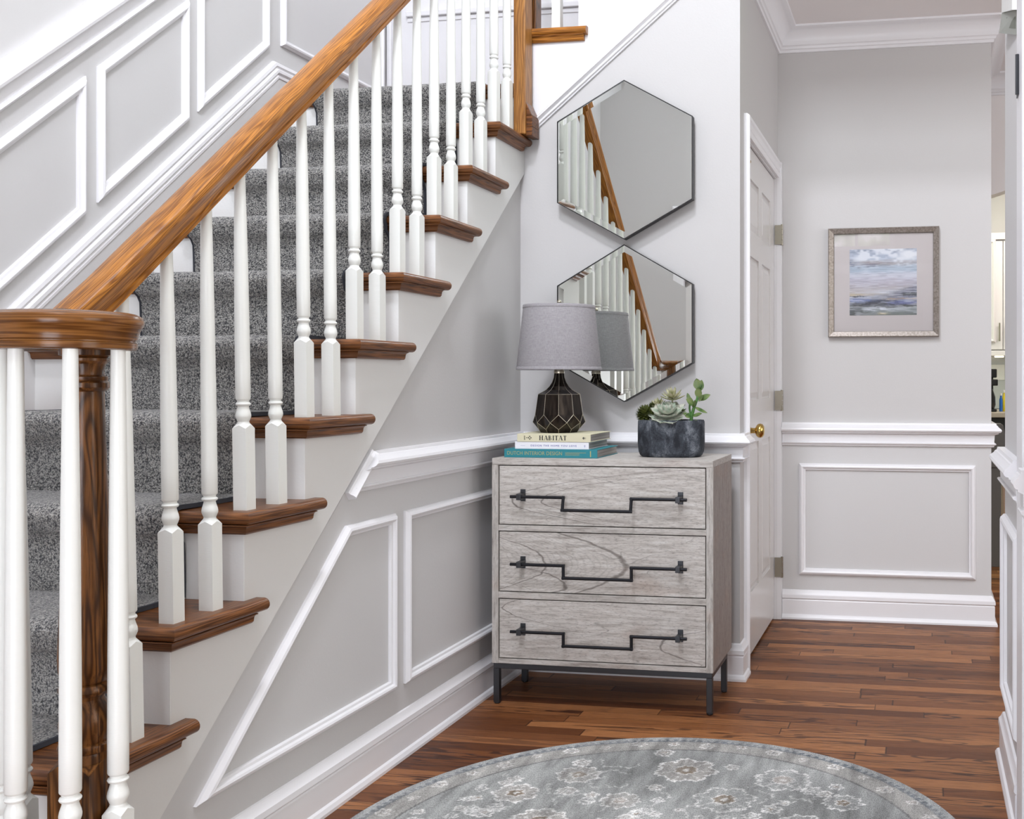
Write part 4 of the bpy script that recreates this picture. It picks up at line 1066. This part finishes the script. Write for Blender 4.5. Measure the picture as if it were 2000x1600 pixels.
def spiky(c, ax, L, W, counts, mat, label, stem_from, name='succulent'):
    bm = B(); c = Vector(c); ax = Vector(ax).normalized(); e1 = ax.orthogonal().normalized(); e2 = ax.cross(e1)
    for lay, (cnt, el, k) in enumerate(counts):
        for i in range(cnt):
            a = 2*PI*(i+.5*(lay % 2))/cnt+.2; rad = e1*math.cos(a)+e2*math.sin(a); d = rad*math.cos(math.radians(el))+ax*math.sin(math.radians(el))
            leaf(bm, c+ax*lay*.003, d, ax-rad*.3, L*k, W, .0035, .25, .12, .35, 6)
    tube(bm, [stem_from, tuple(Vector(stem_from)*.4+c*.6+Vector((0, .004, 0))), tuple(c)], .0032)
    tag(obj(name, bm, mat, smooth=True, auto=60), label, 'succulent')
spiky((-.835, 3.478, GZ+.092), (.05, -.25, 1), .045, .0078, ((7, 12, 1), (6, 35, .95), (5, 62, .85)), M['cream'], 'cream green star shaped succulent head rising highest behind the pale rosette', (-.842, 3.49, GZ+.003))
spiky((-.884, 3.478, GZ+.072), (-.3, -.3, 1), .030, .0068, ((6, 10, 1), (5, 35, .9), (4, 60, .7)), M['cream'], 'small cream green succulent between the olive clump and the pale rosette', (-.880, 3.485, GZ+.003))
spiky((-.808, 3.482, GZ+.052), (.5, -.1, 1), .024, .005, ((6, 5, 1), (4, 35, .8)), M['jade'], 'small dark green pointed succulent behind the right side of the rosette', (-.812, 3.486, GZ+.003))
# jade plant
bm = B(); J0 = Vector((-.769, 3.462, GZ+.002))
pts = [J0, Vector((-.765, 3.462, GZ+.03)), Vector((-.757, 3.462, GZ+.055)), Vector((-.748, 3.463, GZ+.075)), Vector((-.745, 3.464, GZ+.108))]
tube(bm, pts, .004, 8, 1, radii=[.0055, .005, .0045, .004, .003])
tube(bm, [Vector((-.767, 3.462, GZ+.022)), Vector((-.772, 3.463, GZ+.05)), Vector((-.771, 3.464, GZ+.07))], .003, 8, 1)
for b, d, L, W in (((-.745, 3.463, GZ+.100), (-.15, -.1, 1), .030, .0125), ((-.742, 3.466, GZ+.096), (.25, .1, 1), .030, .0105), ((-.745, 3.462, GZ+.078), (.12, -.3, 1), .030, .011), ((-.744, 3.462, GZ+.070), (.75, -.4, .5), .026, .0115), ((-.744, 3.465, GZ+.072), (1, .15, .32), .038, .0125), ((-.757, 3.461, GZ+.058), (-.9, -.3, .55), .030, .0115), ((-.770, 3.463, GZ+.060), (.15, -.2, 1), .020, .009), ((-.771, 3.465, GZ+.066), (-.35, .1, 1), .026, .006),
                   ((-.758, 3.461, GZ+.054), (.2, -.5, .5), .024, .010), ((-.755, 3.464, GZ+.052), (.75, .2, -.35), .040, .0065), ((-.762, 3.460, GZ+.030), (.8, -.3, .12), .034, .0085), ((-.767, 3.462, GZ+.026), (-.9, -.2, .35), .026, .010), ((-.766, 3.461, GZ+.012), (.9, -.4, .10), .026, .0075)):
    leaf(bm, b, d, (0, -.6, .8) if abs(d[2]) < .9 else (0, -1, .1), L, W, .003, .12, .05, .95, 8)
for v in bm.verts: v.co = J0+Vector(((v.co.x-J0.x)*1.12, (v.co.y-J0.y), (v.co.z-J0.z)*1.27))
tag(obj('jade_plant', bm, [M['jade'], M['stem']], smooth=True, auto=60), 'upright jade plant with round green leaves at the right end of the planter', 'succulent')

# ------------------------------------------------------------------ mirrors
def hexmirror(cx, top, bot, zl1, zl0, label):
    yF = 3.668; x0, x1 = cx-.2535, cx+.2535
    pts = [(cx, top), (x1, zl1), (x1, zl0), (cx, bot), (x0, zl0), (x0, zl1)]
    cz = (top+bot)/2
    r = thing('hexagonal_mirror', label, 'mirror', (cx, yF, cz), 'hexagonal mirrors above the dresser')
    def sc(k): return [(cx+(x-cx)*k, cz+(z-cz)*k) for x, z in pts]
    bm = B()
    O_ = [bm.verts.new((x, yF, z)) for x, z in pts]; Bk = [bm.verts.new((x, yF+.030, z)) for x, z in pts]; I_ = [bm.verts.new((x, yF, z)) for x, z in sc(.988)]; I2 = [bm.verts.new((x, yF+.004, z)) for x, z in sc(.988)]
    for i in range(6):
        j = (i+1) % 6
        for q in ((O_, Bk), (O_, I_), (I_, I2)): bm.faces.new((q[0][i], q[0][j], q[1][j], q[1][i]))
    bm.faces.new(Bk)
    obj('frame', bm, M['mirrorframe'], r)
    bm = B(); k2 = .988-.085; A_ = [bm.verts.new((x, yF+.0028, z)) for x, z in sc(.988)]; B_ = [bm.verts.new((x, yF+.0021, z)) for x, z in sc(k2)]
    for i in range(6): bm.faces.new((A_[i], A_[(i+1) % 6], B_[(i+1) % 6], B_[i]))
    bm.faces.new(B_[::-1]); obj('mirror_glass', bm, M['mirror'], r)
    bm = B(); box(bm, cx-.08, cx+.08, yF+.030, YM, cz-.02, cz+.02); obj('hanging_bracket', bm, M['mirrorframe'], r)
hexmirror(-1.0605, 2.163, 1.586, 2.022, 1.725, 'upper of the two black edged hexagonal mirrors, below the sloped moulding')
hexmirror(-1.0605, 1.568, .998, 1.422, 1.138, 'lower of the two black edged hexagonal mirrors, partly behind the lamp')

# ------------------------------------------------------------------ picture
pc = thing('framed_picture', 'framed seascape print with wide mat and champagne frame on the hall end wall', 'picture', (-.168, 4.70, 1.51))
px0, px1, pz0, pz1 = -.412, .076, 1.268, 1.754
bm = B(); sweep(bm, [(px0, YB, pz0), (px1, YB, pz0), (px1, YB, pz1), (px0, YB, pz1)], (0, -1, 0), [(0, 0), (0, .026), (.004, .031), (.024, .023), (.026, .016), (.026, 0)], True); obj('frame', bm, M['pframe'], pc)
bm = B(); box(bm, px0+.02, px1-.02, YB-.012, YB-.008, pz0+.02, pz1-.02); obj('mount_board', bm, M['mat'], pc)
ax0, ax1, az0, az1 = -.317, -.021, 1.365, 1.660
def art():
    N_ = 190; u = np.linspace(0, 1, N_+1); U, V = np.meshgrid(u, u, indexing='ij')   # V up
    rs = np.random.RandomState(5)
    def vn(sx_, sy_, seed):
        r_ = np.random.RandomState(seed); g = r_.rand(sx_+2, sy_+2); x = U*sx_; y = V*sy_; i = x.astype(int); j = y.astype(int); fx_ = x-i; fy_ = y-j
        fx_ = fx_*fx_*(3-2*fx_); fy_ = fy_*fy_*(3-2*fy_)
        return (g[i, j]*(1-fx_)+g[i+1, j]*fx_)*(1-fy_)+(g[i, j+1]*(1-fx_)+g[i+1, j+1]*fx_)*fy_
    br = .5*vn(5, 26, 1)+.3*vn(12, 60, 2)+.2*vn(26, 110, 3); cl_ = .5*vn(4, 9, 4)+.3*vn(9, 20, 5)+.2*vn(22, 40, 6)
    cols = [(0, (.16, .18, .16)), (.06, (.22, .25, .25)), (.11, (.42, .45, .46)), (.145, (.10, .10, .11)), (.19, (.05, .055, .07)), (.23, (.22, .26, .45)), (.27, (.50, .52, .62)), (.31, (.48, .42, .36)), (.36, (.55, .50, .50)), (.43, (.50, .46, .50)), (.52, (.55, .52, .60)), (.60, (.66, .66, .74)), (.68, (.42, .50, .60)), (.74, (.46, .53, .62)), (.79, (.40, .36, .38)), (.85, (.50, .56, .66)), (.92, (.42, .47, .58)), (1, (.26, .30, .40))]
    ps = [c_[0] for c_ in cols]; Vw = V+(br-.5)*.07
    col = np.stack([np.interp(Vw, ps, [c_[1][k] for c_ in cols]) for k in range(3)], -1)
    def bl(m, c_): m = np.clip(m, 0, 1)[..., None]; col[:] = col*(1-m)+np.array(c_)*m
    bl((cl_-.50)*7*((V > .74)), (.78, .80, .86)); bl((.40-cl_)*6*((V > .70)), (.24, .26, .34))
    bl(np.exp(-(((U-.88)/.13)**2+((V-.90)/.07)**2))*1.2, (.85, .86, .90)); bl(np.exp(-(((U-.15)/.10)**2+((V-.86)/.05)**2)), (.80, .82, .88))
    bl(np.exp(-(((U-.33)/.16)**2+((V-.785)/.022)**2))*.9, (.30, .25, .27))
    bl(np.exp(-(((U-.62)/.30)**2+((V-.35)/.04)**2))*.8, (.72, .74, .82))
    f1 = vn(60, 90, 7); f2 = vn(14, 70, 8); f3 = vn(8, 130, 9)
    Uw = U+(f2-.5)*.16+(f1-.5)*.04; V2 = V+(f1-.5)*.018+(f2-.5)*.02
    sm = lambda x, k=60: 1/(1+np.exp(-x*k))
    hill = sm(.30+.150*np.clip((U-.50)/.50, 0, 1)-V2)*sm(V2-.262)*sm(Uw-.50, 25); bl(hill*.92, (.13, .135, .20)); bl(hill*sm(f3-.55, 30)*.7, (.42, .42, .50))
    bl(sm(Uw-.80, 50)*np.exp(-(((V2-.315)/.024)**4))*.95, (.022, .028, .024))
    bl(np.exp(-(((V2-.285)/.010)**2))*sm(.22-Uw, 50), (.02, .018, .02)); bl(np.exp(-(((V2-.312)/.012)**2))*sm(.24-Uw, 40)*.8, (.62, .52, .36))
    ridge = .262-.16*np.abs(U-.45)**1.3; d_ = sm(ridge-V2)*sm(V2-(.150+.02*np.sin(U*7)))*sm(.74-Uw, 30); bl(d_*.9, (.025, .03, .045)); bl(d_*sm(f2-.62, 40)*.8, (.20, .22, .30)); bl(np.exp(-(((V2-ridge)/.010)**2))*sm(.55-U, 20)*.7, (.34, .32, .36))
    bl(np.exp(-(((V2-.247)/.014)**2))*sm(Uw-.55, 30)*.85, (.44, .31, .20)); bl(np.exp(-(((V2-.190)/.022)**2))*sm(Uw-.62, 30)*.85, (.17, .19, .42)); bl(np.exp(-(((V2-.135)/.010)**2))*sm(Uw-.55, 30)*.9, (.05, .06, .05))
    bl(np.exp(-(((V2-.225)/.020)**2))*sm(.26-Uw, 30)*.9, (.22, .28, .55))
    bl(np.exp(-(((U-.42)/.20)**2+((V2-.10)/.032)**2))*sm(f2-.40, 20), (.74, .76, .84)); bl(np.exp(-(((U-.5)/.07)**2+((V2-.025)/.015)**2)), (.68, .58, .34)); bl(sm(.14-V2)*sm(.24-Uw, 30)*.75, (.045, .05, .05))
    bl(sm(f3-.66, 40)*.35, (.80, .82, .90)); bl(sm(.30-f3, 40)*.25*(V < .8), (.18, .19, .26))
    bm = B(); L_ = bm.verts.layers.float_color.new('tint'); rows = []
    for i in range(N_+1):
        r_ = []
        for j in range(N_+1):
            v = bm.verts.new((ax0+(ax1-ax0)*u[i], YB-.0128, az0+(az1-az0)*u[j])); c_ = np.clip(col[i, j], 0, 1); v[L_] = (c_[0], c_[1], c_[2], 1); r_.append(v)
        rows.append(r_)
    grid_faces(bm, rows); return bm
obj('print', art(), M['art'], pc)
bm = B(); box(bm, px0+.02, px1-.02, YB-.0175, YB-.0155, pz0+.02, pz1-.02); obj('glass_pane', bm, M['glass'], pc)

# ------------------------------------------------------------------ kitchen beyond
bm = B(); box(bm, .30, 3.0, 7.42, 7.5, 0, ZH); obj('wall_kitchen', bm, M['wall'], kind='structure')
bm = B(); box(bm, .30, 3.0, 5.60, 5.72, 2.12, ZH); obj('wall_header', bm, M['ceiling'], kind='structure')
bm = B(); prism(bm, [(.30, 2.02), (.62, 2.12), (.30, 2.12)], 'Y', 5.60, 5.72); obj('trim_23', bm, M['ceiling'], kind='structure')
bm = B(); sweep(bm, [(3.0, 5.60, ZH), (.30, 5.60, ZH)], Z, cp); obj('trim_24', bm, M['trim'], kind='structure', smooth=True)
uc = thing('upper_cabinet', 'white wall cabinet with bar handles above the kitchen counter', 'cabinet', (.62, 7.25, 1.27))
bm = B(); box(bm, .33, 1.3, 7.12, 7.42, 1.27, 2.0); box(bm, .33, 1.3, 7.09, 7.42, 2.0, 2.045); box(bm, .33, 1.3, 7.10, 7.42, 1.235, 1.27); obj('cabinet_body', bm, M['cabwhite'], uc, bevel=.004)
for a, b in ((.335, .526), (.530, .90)):
    bm = B(); box(bm, a, b, 7.095, 7.119, 1.275, 1.99); dd = obj('cabinet_door', bm, M['cabwhite'], uc, bevel=.003)
    bm = B(); sweep(bm, [(a+.045, 7.095, 1.32), (b-.045, 7.095, 1.32), (b-.045, 7.095, 2.0), (a+.045, 7.095, 2.0)], (0, -1, 0), PP, True); obj('door_panel_moulding', bm, M['cabwhite'], dd)
    hx = b-.022 if a < .5 else a+.022
    bm = B(); tube(bm, [(hx, 7.07, 1.33), (hx, 7.07, 1.45)], .005, 8); tube(bm, [(hx, 7.07, 1.35), (hx, 7.096, 1.35)], .004, 8); tube(bm, [(hx, 7.07, 1.43), (hx, 7.096, 1.43)], .004, 8); obj('handle', bm, M['steel'], dd)
bm = B(); lathe(bm, [(.03, -.008), (.03, 0)], (.508, 7.16, 1.2345), 20); obj('puck_lamp', bm, M['lens'], uc)
bm = B(); box(bm, .31, 1.6, 7.40, 7.419, .88, 1.234)
obj('trim_25', bm, M['tile'], kind='structure')
bc = thing('base_cabinet', 'black kitchen cabinet under the pale stone counter', 'cabinet', (.9, 6.9, 0))
bm = B(); box(bm, .33, 1.6, 6.62, 7.40, 0, .846); obj('cabinet_body', bm, M['blackcab'], bc)
bm = B(); box(bm, .32, 1.6, 6.58, 7.40, .8465, .877); tag(obj('countertop', bm, M['counter'], bevel=.003), 'pale stone kitchen countertop seen through the gap at the right', 'countertop')
cm = thing('coffee_maker', 'black coffee maker on the kitchen counter', 'coffee maker', (.50, 6.8, .8775))
bm = B(); box(bm, .36, .462, 6.70, 6.93, .8775, .895); box(bm, .36, .450, 6.86, 6.93, .895, 1.10); box(bm, .36, .468, 6.70, 6.93, 1.04, 1.08); box(bm, .36, .463, 6.72, 6.93, 1.09, 1.145); obj('body', bm, M['appliance'], cm, bevel=.005)
bm = B(); lathe(bm, [(.040, .896), (.048, .92), (.046, .97), (.030, 1.02)], (.410, 6.76, 0), 24); obj('carafe', bm, M['appliance'], cm, smooth=True)
def bottle(x, y, h, mat, label):
    k = h/.201; t_ = thing('bottle', label, 'bottle', (x, y, .8775), 'bottles on the kitchen counter')
    bm = B(); lathe(bm, [(.009, 0), (.0105, .003*k), (.0105, .130*k), (.006, .155*k), (.0055, .175*k)], (x, y, .8775), 20); obj('body', bm, mat, t_, smooth=True)
    bm = B(); lathe(bm, [(.0065, .175*k), (.0065, .198*k), (.001, .201*k)], (x, y, .8775), 20); obj('cap', bm, M['whiteplate'], t_, smooth=True)
bottle(.493, 6.80, .115, M['bluebottle'], 'blue labelled bottle beside the coffee maker on the counter')
bottle(.514, 6.83, .135, M['yellowbottle'], 'yellow labelled bottle right of the blue one on the counter')
bm = B(); box(bm, .46, .560, 7.390, 7.3985, 1.075, 1.18); tag(obj('white_card', bm, M['whiteplate']), 'white panel on the kitchen backsplash behind the coffee maker', 'paper')
bs = thing('bar_stool', 'grey upholstered bar stool with pale wood legs by the kitchen counter', 'bar stool', (.40, 6.0, 0))
bm = B()
pr = [(.30, .60), (.462, .60), (.446, .78), (.436, .832), (.424, .840), (.30, .840)]
prism(bm, [(a, b) for a, b in pr], 'Y', 5.84, 5.90); obj('backrest', bm, M['upholstery'], bs, bevel=.008)
bm = B(); box(bm, .28, .465, 5.86, 6.25, .56, .63); obj('seat', bm, M['upholstery'], bs, bevel=.02)
bm = B(); box(bm, .30, .425, 5.848, 5.865, .06, .60); obj('slipcover', bm, M['upholstery'], bs, bevel=.004)
for x, y in ((.450, 5.87), (.450, 6.22), (.30, 6.22), (.30, 5.90)):
    bm = B(); tube(bm, [(x-.012, y, .57), (x, y, 0)], .012, 8, radii=[.014, .010]); obj('leg', bm, M['stoolwood'], bs, smooth=True)
bm = B(); tube(bm, [(.446, 5.87, .25), (.446, 6.22, .25)], .008, 8); obj('footrest', bm, M['stoolwood'], bs)
